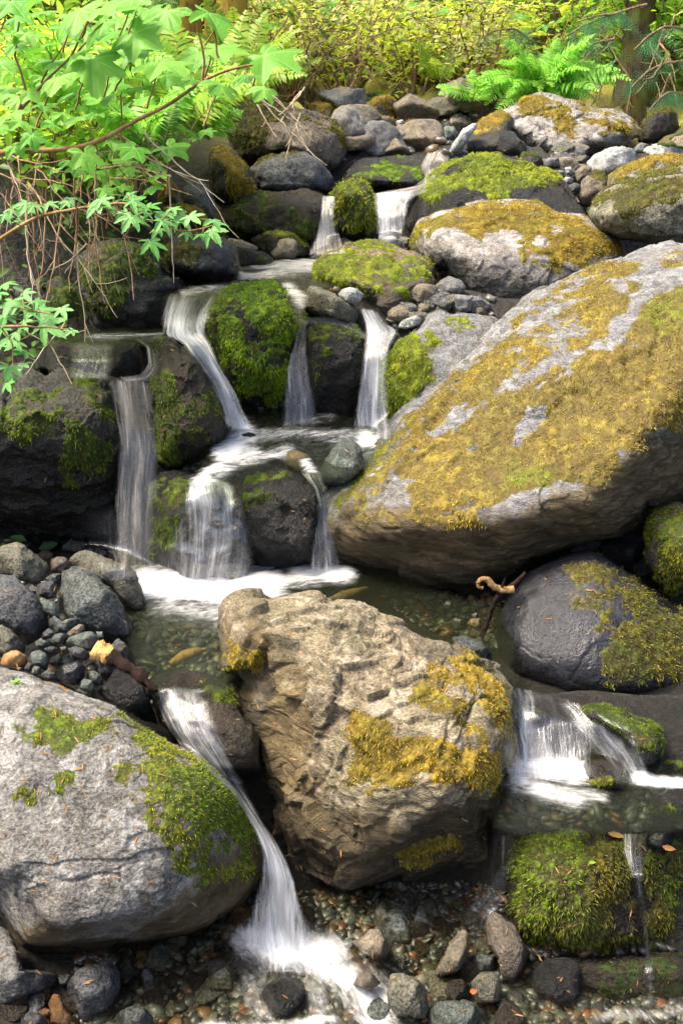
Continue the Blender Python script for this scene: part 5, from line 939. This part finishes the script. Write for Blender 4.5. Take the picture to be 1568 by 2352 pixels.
base = at(-60, 560, 4.3)
for tk in TH.split(','):
    x, y, wpx = [float(s) for s in tk.split()]; px, py = x * .5, y * .5
    Y = 3.7 + rng.uniform(-.25, .4) - .15 * (px > 380); p = at(px, py - wpx * .04, Y); s = wpx * .5 * Y / F * 1.02
    a = rng.uniform(-1, 1) * 1.3 + (.4 if px > 300 else 0)
    d = np.array([math.sin(a), -math.cos(a) * .8, -.25]); nrm = np.array([rng.normal(0, .22), -.38 + rng.normal(0, .2), 1])
    items.append((p - d * s * .25, d, nrm, s))
    if wpx > 150:
        q = at(px - rng.uniform(10, 60), py + rng.uniform(50, 120), Y + rng.uniform(0, .15)); c = bend(q, p - d * s * .25, -.05, rng, 8, .04); stems.append((c, np.linspace(.0042, .0018, 8)))
for k in range(55):
    px, py = rng.uniform(-20, 500), rng.uniform(0, 330); Y = rng.uniform(4.0, 4.7)
    if px > 380 and py < 120: continue
    a = rng.uniform(-1.4, 1.4); s = rng.uniform(.07, .13); items.append((at(px, py, Y), (math.sin(a), -math.cos(a), -.3), (rng.normal(0, .25), -.45 + rng.normal(0, .2), 1), s))
sh = empty('thimbleberry_shrub', base, 'broad leaved pale green thimbleberry shrub leaning out over the left bank', 'shrub')
v, f, a = place(THIM, items, 5); link('foliage', mesh_np('foliage', v - base, f, True, a), LF['thimble'], sh)
def photo_curve(code, s, Y0, Y1, r0, r1, n=40, rng=rng, wig=.004):
    p = pts(code, s); d = np.concatenate([[0], np.cumsum(np.hypot(*np.diff(p, axis=0).T))]); t = np.linspace(0, d[-1], n)
    q = np.stack([np.interp(t, d, p[:, 0]), np.interp(t, d, p[:, 1])], -1)
    for _ in range(4): q[1:-1] = .25 * q[:-2] + .5 * q[1:-1] + .25 * q[2:]
    c = at(q[:, 0], q[:, 1], np.linspace(Y0, Y1, n)); c = c + fbm(c * 14, 2, 4)[:, None] * wig
    return c, np.linspace(r0, r1, n)
stems += [photo_curve('1', '0 705 180 690 330 690 470 645 620 555 760 490 850 430 930 370 1060 315 1160 300', 3.7, 3.55, .011, .004), photo_curve('1', '930 370 940 280 930 210 905 110', 3.55, 3.5, .005, .003), photo_curve('1', '940 210 1000 120', 3.5, 3.5, .003, .002), photo_curve('1', '80 520 120 420 70 260 90 100', 3.9, 3.8, .006, .003), photo_curve('1', '100 500 230 350 330 260 420 60', 3.9, 3.7, .006, .003)]
v, f = tubes(stems); link('stem', mesh_np('stem', v - base, f), BK['brown'], sh)
# ---- vine maple sprays
def maple(label, code, txt, Y, stemtxt, seed, sz=1.0, extra=()):
    rng = np.random.RandomState(seed); items = []; ox, oy, kk = CODES[code]
    for tk in txt.split(','):
        x, y, wpx = [float(s) for s in tk.split()]; px, py = x * kk + ox, y * kk + oy; yy = Y + rng.uniform(-.15, .15)
        p = at(px, py, yy); s = wpx * kk * yy / F * 1.0 * sz
        a = rng.uniform(-1, 1) * 1.1 + .35; d = np.array([math.sin(a), -math.cos(a) * .7, -.35])
        items.append((p - d * s * .3, d, np.array([rng.normal(0, .25), -.5 + rng.normal(0, .25), 1]), s))
    b = at(items and px, py, Y); root = empty('vine_maple', b, label, 'shrub')
    v, f, a = place(MAPLE, items, seed); link('foliage', mesh_np('foliage', v - b, f, True, a), LF['maple'], root)
    cs = [photo_curve(code, s, Y, Y - .03, r0, r1) for s, r0, r1 in stemtxt]
    for it in items:
        cc = np.concatenate([c for c, r in cs]); j = np.argmin(np.linalg.norm(cc - it[0], axis=1))
        if np.linalg.norm(cc[j] - it[0]) < .35: cs.append((bend(cc[j], it[0], .03, rng, 6, .02), np.linspace(.0022, .001, 6)))
    v, f = tubes(cs); link('stem', mesh_np('stem', v - b, f), BK['brown'], root)
maple('pale green vine maple spray reaching right above the left bank', '1', '350 920 110,430 945 120,510 960 110,560 930 90,610 905 80,640 935 110,590 1010 120,650 1020 100,700 960 110,740 990 120,760 1025 110,840 1000 120,890 1005 110,720 1060 80,860 1075 70,980 1070 125,990 1025 110,930 1085 70,705 1125 140,110 945 110,170 955 100,70 970 90,240 945 90,30 995 70,90 1020 60,480 925 90,560 985 90,670 985 80,540 905 70,300 935 70,800 965 80,820 1030 80', 3.45,
      [('0 1100 90 1040 200 985 310 965 430 950 560 930 680 960 760 1000 780 1068 900 1062 990 1030', .007, .002), ('430 950 560 970 700 1060', .003, .0015)], 8)
maple('bright vine maple spray low at the left edge beside the dark wall', '3', '30 140 120,40 220 130,20 285 100,100 230 110,150 270 110,190 215 100,220 260 130,240 330 170,110 310 90,60 410 120,100 450 100,20 390 90,40 520 120,100 505 90,40 590 90,50 555 70,120 180 100,20 340 80,80 360 90,290 250 100,320 345 70,-30 180 120,-30 420 120', 3.1,
      [('-60 330 60 320 130 320 230 320 320 330', .006, .002), ('-40 240 60 230 150 250 260 265', .004, .0015), ('0 320 60 400 60 520 40 600', .003, .0012)], 9)
# ---- ferns
def fern(label, base, fronds, mat, seed, pairs=22, pl=.16, group=None, name='fern'):
    rng = np.random.RandomState(seed); root = empty(name, base, label, 'fern', group); base = np.asarray(base)
    for (ax, ay, az, L) in fronds:
        n = pairs + 4; t = np.linspace(0, 1, n)
        dr = np.array([ax, ay, 0.0]); hor = np.linalg.norm(dr)
        c = np.array([ax, ay, az])[None] * L * t[:, None]; c[:, 2] -= L * .45 * hor * t ** 2.3
        c += np.cumsum(rng.normal(0, .006 * L, (n, 3)), 0)
        tg = np.gradient(c, axis=0); tg /= np.linalg.norm(tg, axis=1, keepdims=True)
        up = np.array([0, -.8, 1.0]); sd = np.cross(tg, up); sd /= np.maximum(np.linalg.norm(sd, axis=1, keepdims=True), 1e-6); nn = np.cross(sd, tg)
        V, T = [], []
        for i in range(3, n):
            w = pl * L * 1.6 * math.sin(math.pi * min(1, (t[i] - .04) * 1.0) ** .62) ** .9 * (1 - t[i] * .25) + .004
            for s in (-1, 1):
                o = c[i]; d = sd[i] * s + tg[i] * .38 - nn[i] * .12 + rng.normal(0, .07, 3); d /= np.linalg.norm(d)
                hw = tg[i] * L / n * .52
                V += [o - hw * .5, o + d * w * .5 - hw + nn[i] * w * .05, o + d * w - nn[i] * w * .12, o + d * w * .5 + hw + nn[i] * w * .05, o + hw * .5]; T += [rng.uniform(.1, .9)] * 5
        k = len(V) // 5; j = np.arange(k)[:, None] * 5
        fm = link('frond', mesh_np('frond', np.array(V), [np.concatenate([j + np.array([0, 1, 2, 3]), ]), np.concatenate([j + np.array([0, 3, 4])])], True, {'tint': np.array(T)}), LF[mat], root)
        v, f = tubes([(c, np.linspace(.004, .0012, n) * max(1, L / .6))], 4); link('rachis', mesh_np('rachis', v, f), BK['stem'], fm)
    return root
def rosette(n, L, rng, spread=(-1, 1), lift=(.5, 1.3)):
    out = []
    for i in range(n):
        a = rng.uniform(0, 2 * math.pi); e = rng.uniform(*lift); out.append((math.cos(a) * rng.uniform(.5, 1), math.sin(a) * .7 - .2, e, L * rng.uniform(.7, 1.1)))
    return out
rng = np.random.RandomState(14)
fb = at(1240, 205, 8.5)
big = [(.95 * sgn * k, -.25 - .3 * rng.rand(), h, L) for sgn in (-1, 1) for k, h, L in ((1, .45, .66), (1, .7, .68), (.95, .25, .55), (.7, 1.0, .68), (.85, .55, .5), (.5, 1.15, .62), (.9, .1, .45), (.6, .5, .42), (.98, .58, .75), (.4, .8, .45), (.8, .9, .6))] + [(.2, .1, .95, .58), (.4, .2, .9, .55), (-.25, -.3, .8, .5), (.1, -.9, .6, .45), (-.3, -.9, .5, .4), (.45, -.8, .4, .42)]
fern('large bright green fern arching behind the sunlit boulder', fb, [(a * rng.uniform(.9, 1.1), b, c * rng.uniform(.8, 1.05), d * .86) for a, b, c, d in big] + [(a * rng.uniform(.5, 1.15), b - .35, c * rng.uniform(.5, 1), d * .74) for a, b, c, d in big], 'fern', 15, 26, .17)
for i, (px, py, Y, n, L, mt, lb) in enumerate([(520, 240, 5.6, 13, .55, 'fernyel', 'yellow green fern drooping beside the long overhanging boulder'), (440, 300, 4.9, 14, .5, 'fernyel', 'lush fern hanging under the thimbleberry leaves'), (560, 190, 7.4, 12, .55, 'fernyel', 'small sunlit fern right of the mossy trunks'), (330, 330, 4.4, 12, .42, 'fern', 'mid green fern tucked low in the left thicket'), (300, 160, 5.6, 12, .6, 'dim', 'dark sword fern in the shade of the left thicket'),
                                        (360, 380, 4.3, 8, .3, 'dim', 'small dark fern above the mossy bank rock'), (1085, 235, 8.4, 10, .42, 'fern', 'smaller fern left of the large one'), (480, 320, 5.0, 10, .4, 'fern', 'green fern spilling over the moss hung rock'), (1330, 235, 8.9, 7, .4, 'cedar', 'low blue green fern at the foot of the right trunk'), (200, 250, 4.8, 10, .5, 'fern', 'green fern among the far left thimbleberry leaves'), (640, 200, 9.2, 11, .5, 'fernyel', 'sunlit fern at the left end of the thicket'), (1010, 190, 9.6, 11, .5, 'fernyel', 'yellow green fern in the thicket left of the large fern'), (820, 150, 11, 12, .6, 'fernyel', 'sunlit fern high in the middle of the thicket')]):
    rng = np.random.RandomState(30 + i); fern(lb, at(px, py, Y), rosette(n, L, rng), mt, 40 + i, 20)
# ---- cedar boughs: flat drooping sprays
def bough(label, code, s, Y, seed, L=.32, n=17, base=None):
    rng = np.random.RandomState(seed); c, r = photo_curve(code, s, Y, Y - .3, .012, .004, 24, rng); b = c[0]; root = empty('cedar_bough', b, label, 'branch')
    v, f = tubes([(c - b, r)]); link('stem', mesh_np('stem', v, f), BK['twig'], root)
    V, T = [], []
    for k in range(n):
        i = int(rng.uniform(.1, 1) * 23); p = c[i] - b; a = rng.uniform(-1.2, 1.2); d = np.array([math.sin(a), -.35, -.35 - .4 * rng.rand()]); d /= np.linalg.norm(d); sd = np.cross(d, [0, -1, .3]); sd /= np.linalg.norm(sd); ll = L * rng.uniform(.5, 1.1)
        for j in range(12):
            q = p + d * ll * j / 12 + np.array([0, 0, -.12]) * ll * (j / 12) ** 2; w = ll * .22 * (1 - j / 14)
            for sg in (-1, 1):
                e = (sd * sg + d * .9) * w
                for m in range(4):
                    q2 = q + e * m / 4; 
                    for s2 in (-1, 1):
                        g = (d * .8 + sd * s2 * .5) * w * .34 * (1 - m * .15); h = np.cross(g, [.2, -1, .2]) * .13; V += [q2, q2 + g * .5 + h, q2 + g, q2 + g * .5 - h]; T += [rng.rand()] * 4
    V = np.array(V); link('foliage', mesh_np('foliage', V, np.arange(len(V)).reshape(-1, 4), True, {'tint': np.array(T)}), LF['cedar'], root)
for i, (s, lb) in enumerate([('1400 20 1250 60 1100 120 980 200', 'blue green cedar bough hanging above the large fern'), ('1568 280 1480 290 1400 330 1330 400', 'cedar bough drooping at the right edge'), ('1330 100 1280 60 1180 70 1080 100', 'cedar bough in front of the right trunk'), ('1568 130 1480 120 1400 170 1340 230', 'upper cedar bough at the far right edge'), ('1250 180 1150 200 1080 240 1000 300', 'small cedar bough at the right of the large fern'), ('860 180 800 130 700 140 620 200', 'faint cedar bough left of the large fern'), ('1568 430 1500 420 1440 470 1400 520', 'low cedar bough over the far right boulder')]):
    bough(lb, '2', s, 8.9 if i != 5 else 9.4, 60 + i, .34)
# ---- trees
def tree(label, px, pyb, Y, r, mat, seed, hgt_=9, lean=0.0, crown='green', moss=None, nb=5):
    hgt = hgt_ + 6; rng = np.random.RandomState(seed); b = at(px, pyb, Y); root = empty('tree', b, label, 'tree'); n = 60
    t = np.linspace(0, 1, n); c = np.stack([lean * t * hgt + .05 * np.sin(t * 9 + seed), .04 * np.cos(t * 7), t * hgt - .3], -1)
    rad = r * (1 - .6 * t) * (1 + .5 * np.exp(-t * hgt / .35)); v, f = tubes([(c, rad)], 18)
    v += (fbm(v * np.array([9, 9, 2.5]), 4, seed) * r * .35)[:, None] * np.array([1, 1, 0]); link('trunk', mesh_np('trunk', v, f), BK[mat], root)
    if moss:
        q = f; nr = vnormals(v, q); keep = v[:, 2] < 2.6; mk = np.where(keep, sstep(-.25, .15, fbm(v * 4, 3, seed)), 0); px_ = Y / F; s = sprout(v, q, nr, mk, px_ * 9, 2.2, rng, 1.2)
        if s: link('moss', mesh_np('moss', s[0], s[1], True, {'tint': s[2]}), MOSS[moss], root)
    bs, P = [], []
    for k in range(nb * 3):
        i = int(rng.uniform(.74, .98) * (n - 1)); a = rng.uniform(0, 6.28); L = rng.uniform(1.0, 2.3) * (1.2 - i / n * .5); e = c[i] + np.array([math.cos(a) * L, math.sin(a) * L, rng.uniform(-.1, .5) * L]); bs.append((bend(c[i], e, .05, rng, 8, .05), np.linspace(r * .3, .008, 8)))
        for m in range(90): P.append(c[i] + (e - c[i]) * rng.uniform(.25, 1.1) + rng.normal(0, .28, 3))
    v, f = tubes(bs); link('branch', mesh_np('branch', v, f), BK['dark'], root)
    P = np.array(P); v, f, tt = scatter_leaves(P, up_nrm(rng, len(P), .5, (0, 0, 1)), .17, rng, .6); link('crown', mesh_np('crown', v, f, True, {'tint': tt}), LF[crown], root)
for i, a in enumerate([('thick mossy orange lit trunk, rightmost of the trunk group at the top left', 524, 150, 8.6, .125, 'mossy', 1, 9, .0, 'green', 'gold'), ('mossy trunk in the middle of the trunk group at the top left', 480, 110, 9.0, .07, 'mossy', 2, 9, .01, 'green', 'gold'), ('mossy trunk, left one of the trunk group at the top left', 446, 110, 8.8, .075, 'mossy', 3, 9, -.01, 'green', 'gold'), ('thin dark trunk left of the mossy trunk group', 388, 130, 9.6, .05, 'mossy', 4, 8, .0, 'green'), ('dark trunk at the upper left behind the thimbleberry', 350, 110, 9.8, .1, 'dark', 5, 9, -.01, 'green'),
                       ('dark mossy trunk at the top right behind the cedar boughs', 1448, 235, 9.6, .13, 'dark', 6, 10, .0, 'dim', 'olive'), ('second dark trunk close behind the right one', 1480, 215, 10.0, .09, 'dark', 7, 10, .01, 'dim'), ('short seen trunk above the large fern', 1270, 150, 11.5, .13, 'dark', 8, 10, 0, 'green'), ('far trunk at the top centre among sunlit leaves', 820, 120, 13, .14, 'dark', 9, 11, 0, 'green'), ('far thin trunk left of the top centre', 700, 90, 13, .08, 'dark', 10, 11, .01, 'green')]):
    tree(*a)
# ---- shrubs of the sunlit thicket
def shrub(label, px, py, Y, w, h, nl, ls, mat, seed, group=None, name='shrub', stem='twig', asp=.5, tilt=.55, nst=9):
    rng = np.random.RandomState(seed); b = at(px, py, Y); b[2] = min(b[2], float(ground_z(np.array([b[0]]), np.array([b[1]]))[0]) + .9); root = empty(name, b, label, 'shrub', group); cs, P = [], []
    for k in range(nst):
        a = rng.uniform(0, 6.28); e = np.array([math.cos(a) * w * rng.uniform(.2, 1), math.sin(a) * w * .7 * rng.uniform(.2, 1), h * rng.uniform(.55, 1.05)]); s = bend((e[0] * .12, e[1] * .12, -.15), e, -.12, rng, 9, .07); cs.append((s, np.linspace(.011, .003, 9) * Y / 9))
        for j in range(3):
            i = rng.randint(3, 9); e2 = s[i] + rng.normal(0, .3, 3) * np.array([w, w * .7, h * .4]); cs.append((bend(s[i], e2, .02, rng, 6, .07), np.linspace(.005, .002, 6) * Y / 9)); P.append(s[i] + (e2 - s[i]) * rng.rand(nl // (nst * 4) + 1, 1) + rng.normal(0, ls * 1.1, (nl // (nst * 4) + 1, 3)))
        P.append(s[rng.randint(2, 9, nl // (nst * 4) + 1)] + rng.normal(0, ls * 1.6, (nl // (nst * 4) + 1, 3)))
    P = np.concatenate(P); v, f = tubes(cs, 4); link('stem', mesh_np('stem', v, f), BK[stem], root)
    v, f, tt = scatter_leaves(P, up_nrm(rng, len(P), tilt), ls, rng, asp); link('foliage', mesh_np('foliage', v, f, True, {'tint': tt}), LF[mat], root)
rng = np.random.RandomState(55)
SH = []
for k in range(18): SH.append((rng.uniform(560, 1130), rng.uniform(150, 245) - 0, rng.uniform(9.5, 11), .75, .75, 480, .062, 'bushy' if rng.rand() < .62 else 'salal', 'sunlit glossy shrub of the thicket behind the far stream bed', 'shrubs of the thicket behind the far bed'))
for k in range(24): SH.append((rng.uniform(380, 1350), rng.uniform(40, 165), rng.uniform(11.5, 15), 1.1, 1.2, 430, .11, 'salal' if rng.rand() < .6 else 'green', 'yellow green shrub glowing on the sunlit rise', 'shrubs on the sunlit rise'))
for k in range(10): SH.append((rng.uniform(420, 1300), rng.uniform(60, 170), rng.uniform(10.5, 12.5), .8, .9, 420, .09, 'dim', 'dark green shrub added as a shaded gap in the sunlit thicket', 'shrubs added as dark gaps of the thicket'))  # dark leaves added so that gaps in the thicket read as shade
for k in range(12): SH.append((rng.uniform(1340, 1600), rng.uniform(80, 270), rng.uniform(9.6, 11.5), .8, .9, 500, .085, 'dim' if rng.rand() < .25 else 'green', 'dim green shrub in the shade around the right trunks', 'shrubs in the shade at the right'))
for k in range(16): SH.append((rng.uniform(-40, 360), rng.uniform(200, 390), rng.uniform(4.6, 6.2), .42, .36, 320, .055, 'green' if rng.rand() < .7 else 'salal', 'leafy green undershrub on the left bank behind the thimbleberry', 'undershrubs of the left bank'))
for k in range(14): SH.append((rng.uniform(-40, 240), rng.uniform(-10, 140), rng.uniform(6.5, 9.5), .9, 1.0, 520, .1, 'green' if rng.rand() < .5 else 'salal', 'bright green shrub at the upper left behind the bank', 'shrubs at the upper left'))
for i, (px, py, Y, w, h, nl, ls, mt, lb, gr) in enumerate(SH): shrub(lb, px, py, Y, w, h, nl, ls, mt, 300 + i, gr)
for i in range(12):
    rng = np.random.RandomState(700 + i); b = at(rng.uniform(520, 1330), rng.uniform(60, 200), rng.uniform(9.6, 12)); root = empty('broadleaf_shrub', b, 'sunlit shrub with broad lobed leaves standing in the thicket', 'shrub', 'broad leaved shrubs of the thicket'); its, bst = [], []
    for k in range(34):
        e = np.array([rng.normal(0, .45), rng.normal(0, .3), rng.uniform(-.25, .75)]); its.append((e, rng.normal(0, 1, 3) + np.array([0, -.8, -.3]), np.array([rng.normal(0, .3), -.5, 1]), rng.uniform(.07, .17)))
        if k % 3 == 0: bst.append((bend(np.array([0, 0, -.7]) + rng.normal(0, .05, 3), e, -.1, rng, 8, .04), np.linspace(.007, .003, 8)))
    v, f, a = place(THIM, its, i); link('foliage', mesh_np('foliage', v, f, True, a), LF['thimble'], root); v, f = tubes(bst, 4); link('stem', mesh_np('stem', v, f), BK['brown'], root)
# low leaf mass on the rise that nobody could count
rng = np.random.RandomState(9); n = 26000
P = np.stack([rng.uniform(-11, 12, n), 10.5 + 20 * rng.rand(n) ** 1.5, np.zeros(n)], -1); P[:, 2] = ground_z(P[:, 0], P[:, 1]) + rng.rand(n) ** 1.5 * .9 + .05
v, f, tt = scatter_leaves(P, up_nrm(rng, n, .5), .17, rng, .55)
tag(link('undergrowth', mesh_np('undergrowth', v, f, True, {'tint': tt}), LF['salal']), 'bright undergrowth covering the forest rise', kind='stuff')
n = 9000; P = np.stack([rng.uniform(-4.5, -1.2, n), rng.uniform(3.4, 9.5, n), np.zeros(n)], -1); P[:, 2] = ground_z(P[:, 0], P[:, 1]) + rng.rand(n) ** 2 * .25
v, f, tt = scatter_leaves(P, up_nrm(rng, n, .5), .06, rng, .5)
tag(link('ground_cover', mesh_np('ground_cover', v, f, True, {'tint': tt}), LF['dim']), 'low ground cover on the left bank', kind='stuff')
# ---- bare twigs
def twiggy(label, mat, seed, segs, name='bare_shrub', group=None):
    rng = np.random.RandomState(seed); b = np.asarray(segs[0][0]); root = empty(name, b, label, 'twigs', group)
    for p, q, sag, r in segs:
        c = bend(p - b, q - b, sag, rng, 16, .028); cs = [(c, np.linspace(r, r * .35, 16))]
        for k in range(rng.randint(1, 4)):
            i = rng.randint(4, 14); d = (c[min(15, i + 2)] - c[i - 1]); d = d / np.linalg.norm(d); e = c[i] + (d + rng.normal(0, .55, 3)) * np.linalg.norm(q - p) * rng.uniform(.12, .35); cs.append((bend(c[i], e, .05, rng, 8, .03), np.linspace(r * .5, r * .22, 8)))
        v, f = tubes(cs, 5); link('twig', mesh_np('twig', v, f), BK[mat], root)
rng = np.random.RandomState(21); sg = []
for k in range(28):
    x, y = rng.uniform(-30, 260), rng.uniform(330, 470); Y = rng.uniform(3.75, 4.2); sg.append((at(x, y, Y), at(x + rng.normal(15, 45), y + rng.uniform(90, 320), Y - rng.uniform(.0, .25)), rng.uniform(-.15, .1), rng.uniform(.0025, .0055)))
twiggy('tangle of bare brown twigs hanging down the left bank', 'twig', 22, sg)
sg = []
for k in range(14):
    x, y = rng.uniform(-20, 300), rng.uniform(300, 560); Y = rng.uniform(3.6, 4.1); sg.append((at(x, y, Y), at(x + rng.uniform(60, 220), y + rng.uniform(-60, 160), Y - rng.uniform(.0, .2)), rng.uniform(-.15, .15), rng.uniform(.002, .005)))
twiggy('bare twigs reaching right across the left bank', 'twig', 23, sg)
sg = [(at(*a, 3.7), at(*b, 3.6), s, .0035) for a, b, s in [((330, 300), (515, 465), .03), ((390, 400), (400, 650), .0), ((290, 330), (480, 415), .05), ((180, 560), (195, 785), .02), ((130, 540), (270, 730), -.05), ((200, 560), (110, 620), .1), ((20, 380), (60, 480), .0), ((60, 480), (75, 700), .0), ((150, 740), (60, 860), .0), ((105, 770), (170, 890), 0)]]
twiggy('few long thin twigs dangling in front of the mossy bank rock', 'pale', 24, sg)
sg = [(at(*a, 6.2), at(*b, 6.1), s, .006) for a, b, s in [((595, 225), (720, 325), -.05), ((600, 230), (700, 330), .03), ((690, 210), (645, 275), .0), ((690, 260), (655, 375), -.03), ((680, 295), (720, 355), .06), ((590, 240), (635, 315), .02), ((700, 200), (640, 265), .05), ((560, 165), (700, 300), -.05)]]
twiggy('dry grey twigs leaning over the long overhanging boulder', 'pale', 25, sg)
sg = []
for k in range(20):
    x, y = rng.uniform(1330, 1568), rng.uniform(20, 190); Y = rng.uniform(8.7, 9.4); sg.append((at(x, y, Y), at(x + rng.normal(0, 70), y + rng.uniform(20, 130), Y - .2), rng.uniform(-.25, .25), rng.uniform(.005, .011)))
twiggy('tangle of brown bare twigs under the cedar at the right', 'twig', 26, sg)
sg = []
for k in range(55):
    x, y = rng.uniform(560, 1080), rng.uniform(30, 200); Y = rng.uniform(9, 10); sg.append((at(x, y, Y), at(x + rng.normal(0, 60), y + rng.uniform(30, 90), Y - .2), rng.uniform(-.2, .2), rng.uniform(.004, .008)))
twiggy('brown bare twigs among the thicket leaves', 'twig', 27, sg)
# ---- sticks and small fallen things
c, r = photo_curve('C', '800 940 900 975 1000 1045 1100 1110 1200 1190 1270 1290', 2.52, 2.4, .022, .012, 30); b = c[0]
st = empty('broken_stick', b, 'broken dark stick with a pale snapped end lying on the left heap', 'stick')
v, f = tubes([(c - b, r * (1 + .15 * np.sin(np.arange(30))))], 12); v += (fbm(v * 45, 5, 12, .7) * .010)[:, None]; link('shaft', mesh_np('shaft', v, f), BK['rot'], st)
c2, r2 = photo_curve('C', '790 930 850 955 915 985', 2.51, 2.5, .031, .026, 10); c2 = np.vstack([c2[:1], c2]); r2 = np.concatenate([[.001], r2]); v, f = tubes([(c2 - b, r2)], 14); v += (fbm(v * 70, 5, 2, .7) * .011)[:, None]; link('snapped_end', mesh_np('snapped_end', v, f), BK['cut'], st)
c, r = photo_curve('6', '640 570 670 500 690 430 720 370 760 350 800 320 840 280', 2.82, 2.86, .010, .007, 26); b = c[0]
tw = empty('driftwood_twig', b, 'knotted brown twig with a pale curled end under the huge boulder', 'stick'); v, f = tubes([(c - b, r)], 8); v += (fbm(v * 70, 4, 2, .7) * .007)[:, None]; link('shaft', mesh_np('shaft', v, f), BK['rot'], tw)
c, r = photo_curve('6', '790 345 740 350 710 335 670 305 640 300 618 325 625 348 645 350', 2.8, 2.78, .012, .006, 26); v, f = tubes([(c - b, r)], 10); v += (fbm(v * 80, 4, 5, .7) * .005)[:, None]; link('curled_end', mesh_np('curled_end', v, f), BK['brown'], tw)
c, r = photo_curve('6', '720 370 745 320 755 290', 2.8, 2.78, .006, .003, 10); v, f = tubes([(c - b, r)], 6); link('side_twig', mesh_np('side_twig', v, f), BK['rot'], tw)
for s, Y, lb in [('5 780 690 850 655 940 628', 0, 'sunken orange brown wood in the lower pool'), ('P 735 1385 790 1370 845 1350', 0, 'sunken reddish stick in front of the huge boulder')]:
    p = pts(s[0], s[2:]); g = on_z(p[:, 0], p[:, 1], .545); t_ = np.linspace(0, 1, 14); c = np.stack([np.interp(t_, np.linspace(0, 1, len(g)), g[:, k]) for k in range(3)], -1); b = c[0]; v, f = tubes([(c - b, .017 * np.sin(math.pi * np.clip(t_, .08, .95)) ** .5)], 8)
    v += (fbm(v * 30, 2, 3) * .006)[:, None]; tag(link('sunken_stick', mesh_np('sunken_stick', v, f), BK['cut'] if 'orange' in lb else BK['brown'], None, b), lb, 'stick')
def on_rock(px, py):
    ok, h, n, *_ = scene.ray_cast(_dg, Vector(CAM), Vector(rays(px, py))); return np.array(h), np.array(n)
SIMPLE = (np.array([[0, 0, 0], [.22, .3, .02], [.2, .65, .0], [0, 1, -.06], [-.2, .65, 0], [-.22, .3, .02]]), [np.array([[0, 1, 2, 3], [0, 3, 4, 5]])], np.zeros(6))
for k, (cd, x, y, s, m, lb) in enumerate([('D', 1400, 1345, .036, 'red', 'coral coloured fallen leaf on the wet grey blue stone'), ('D', 990, 1270, .05, 'dry', 'curled brown leaf at the pool lip above the moss'), ('D', 790, 1415, .022, 'dry', 'small brown leaf on the moss cushion'), ('8', 1130, 440, .02, 'green', 'tiny green leaf on the moss cushion'), ('8', 630, 1020, .03, 'red', 'rusty leaf stuck to the orange and green stone'), ('C', 510, 1265, .022, 'dry', 'dry needle tuft on the granite boulder'), ('C', 140, 1220, .025, 'fern', 'green needle sprig on the granite boulder'), ('F', 0, 0, 0, '', '')]):
    if not m: continue
    p = pts(cd, f'{x} {y}')[0]; h, n = on_rock(p[0], p[1]); rr = np.random.RandomState(k); v, f, a = place(SIMPLE, [(h + n * .006, (rr.normal(), rr.normal(), -.4), n + np.array([0, -.3, .2]), s)] + ([(h + n * .006, (rr.normal(), rr.normal(), -.2), n + rr.normal(0, .3, 3), s * .8) for _ in range(6)] if 'needle' in lb else []), k)
    tag(link('fallen_leaf' if 'needle' not in lb else 'needle_sprig', mesh_np('leaf', v - h, f, True, a), LF[m], None, h), lb, 'leaf')

# needles, bark bits and leaf crumbs strewn over stones and moss
rng = np.random.RandomState(91); Pq = np.stack([rng.uniform(0, 1568, 1500), rng.uniform(450, 2352, 1500)], -1); hp, hn = [], []
for p in Pq:
    ok, h, n, _, ob, _ = scene.ray_cast(_dg, Vector(CAM), Vector(rays(p[0], p[1])))
    if ok and n.z > .25 and not ob.name.startswith(('water', 'tree', 'vine')) and ob.get('category') in ('boulder', 'stone') : hp.append(np.array(h) + np.array(n) * .004); hn.append(np.array(n))
hp, hn = np.array(hp), np.array(hn); v, f, tt = scatter_leaves(hp, hn + rng.normal(0, .15, hn.shape), .02, rng, .16)
tag(link('debris', mesh_np('debris', v, f, True, {'tint': tt}), LF['dry']), 'fallen needles and bark crumbs strewn over the stones', kind='stuff')
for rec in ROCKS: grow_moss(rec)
# ------------------------------------------------------------------ daylight
w = bpy.data.worlds.new('World'); scene.world = w; w.use_nodes = True
nt = w.node_tree; bg = nt.nodes['Background']
sky = nt.nodes.new('ShaderNodeTexSky'); sky.sky_type = 'NISHITA'; sky.sun_disc = False; sky.ozone_density = 0; sky.dust_density = 5; sky.air_density = .6
EL, AZ = R(SUN_EL), R(SUN_AZ)          # azimuth clockwise from +Y (the way the camera looks)
sky.sun_elevation = EL; sky.sun_rotation = AZ
nt.links.new(sky.outputs[0], bg.inputs[0]); bg.inputs[1].default_value = SKY
sl = bpy.data.lights.new('sun', 'SUN'); sl.energy = SUN; sl.angle = R(SUN_ANG); sl.color = (1, .9, .72)
so = bpy.data.objects.new('sun', sl); COL.objects.link(so)
dirv = Vector((math.sin(AZ) * math.cos(EL), math.cos(AZ) * math.cos(EL), math.sin(EL)))
so.rotation_euler = dirv.to_track_quat('Z', 'Y').to_euler(); so.location = (3, 0, 12)
vs = scene.view_settings
vs.view_transform = 'Standard'; vs.look = 'None'; vs.gamma = 1; vs.use_curve_mapping = False; vs.exposure = EXPO
scene.render.engine = 'CYCLES'
scene.cycles.max_bounces = 8; scene.cycles.transparent_max_bounces = 24; scene.cycles.use_denoising = True
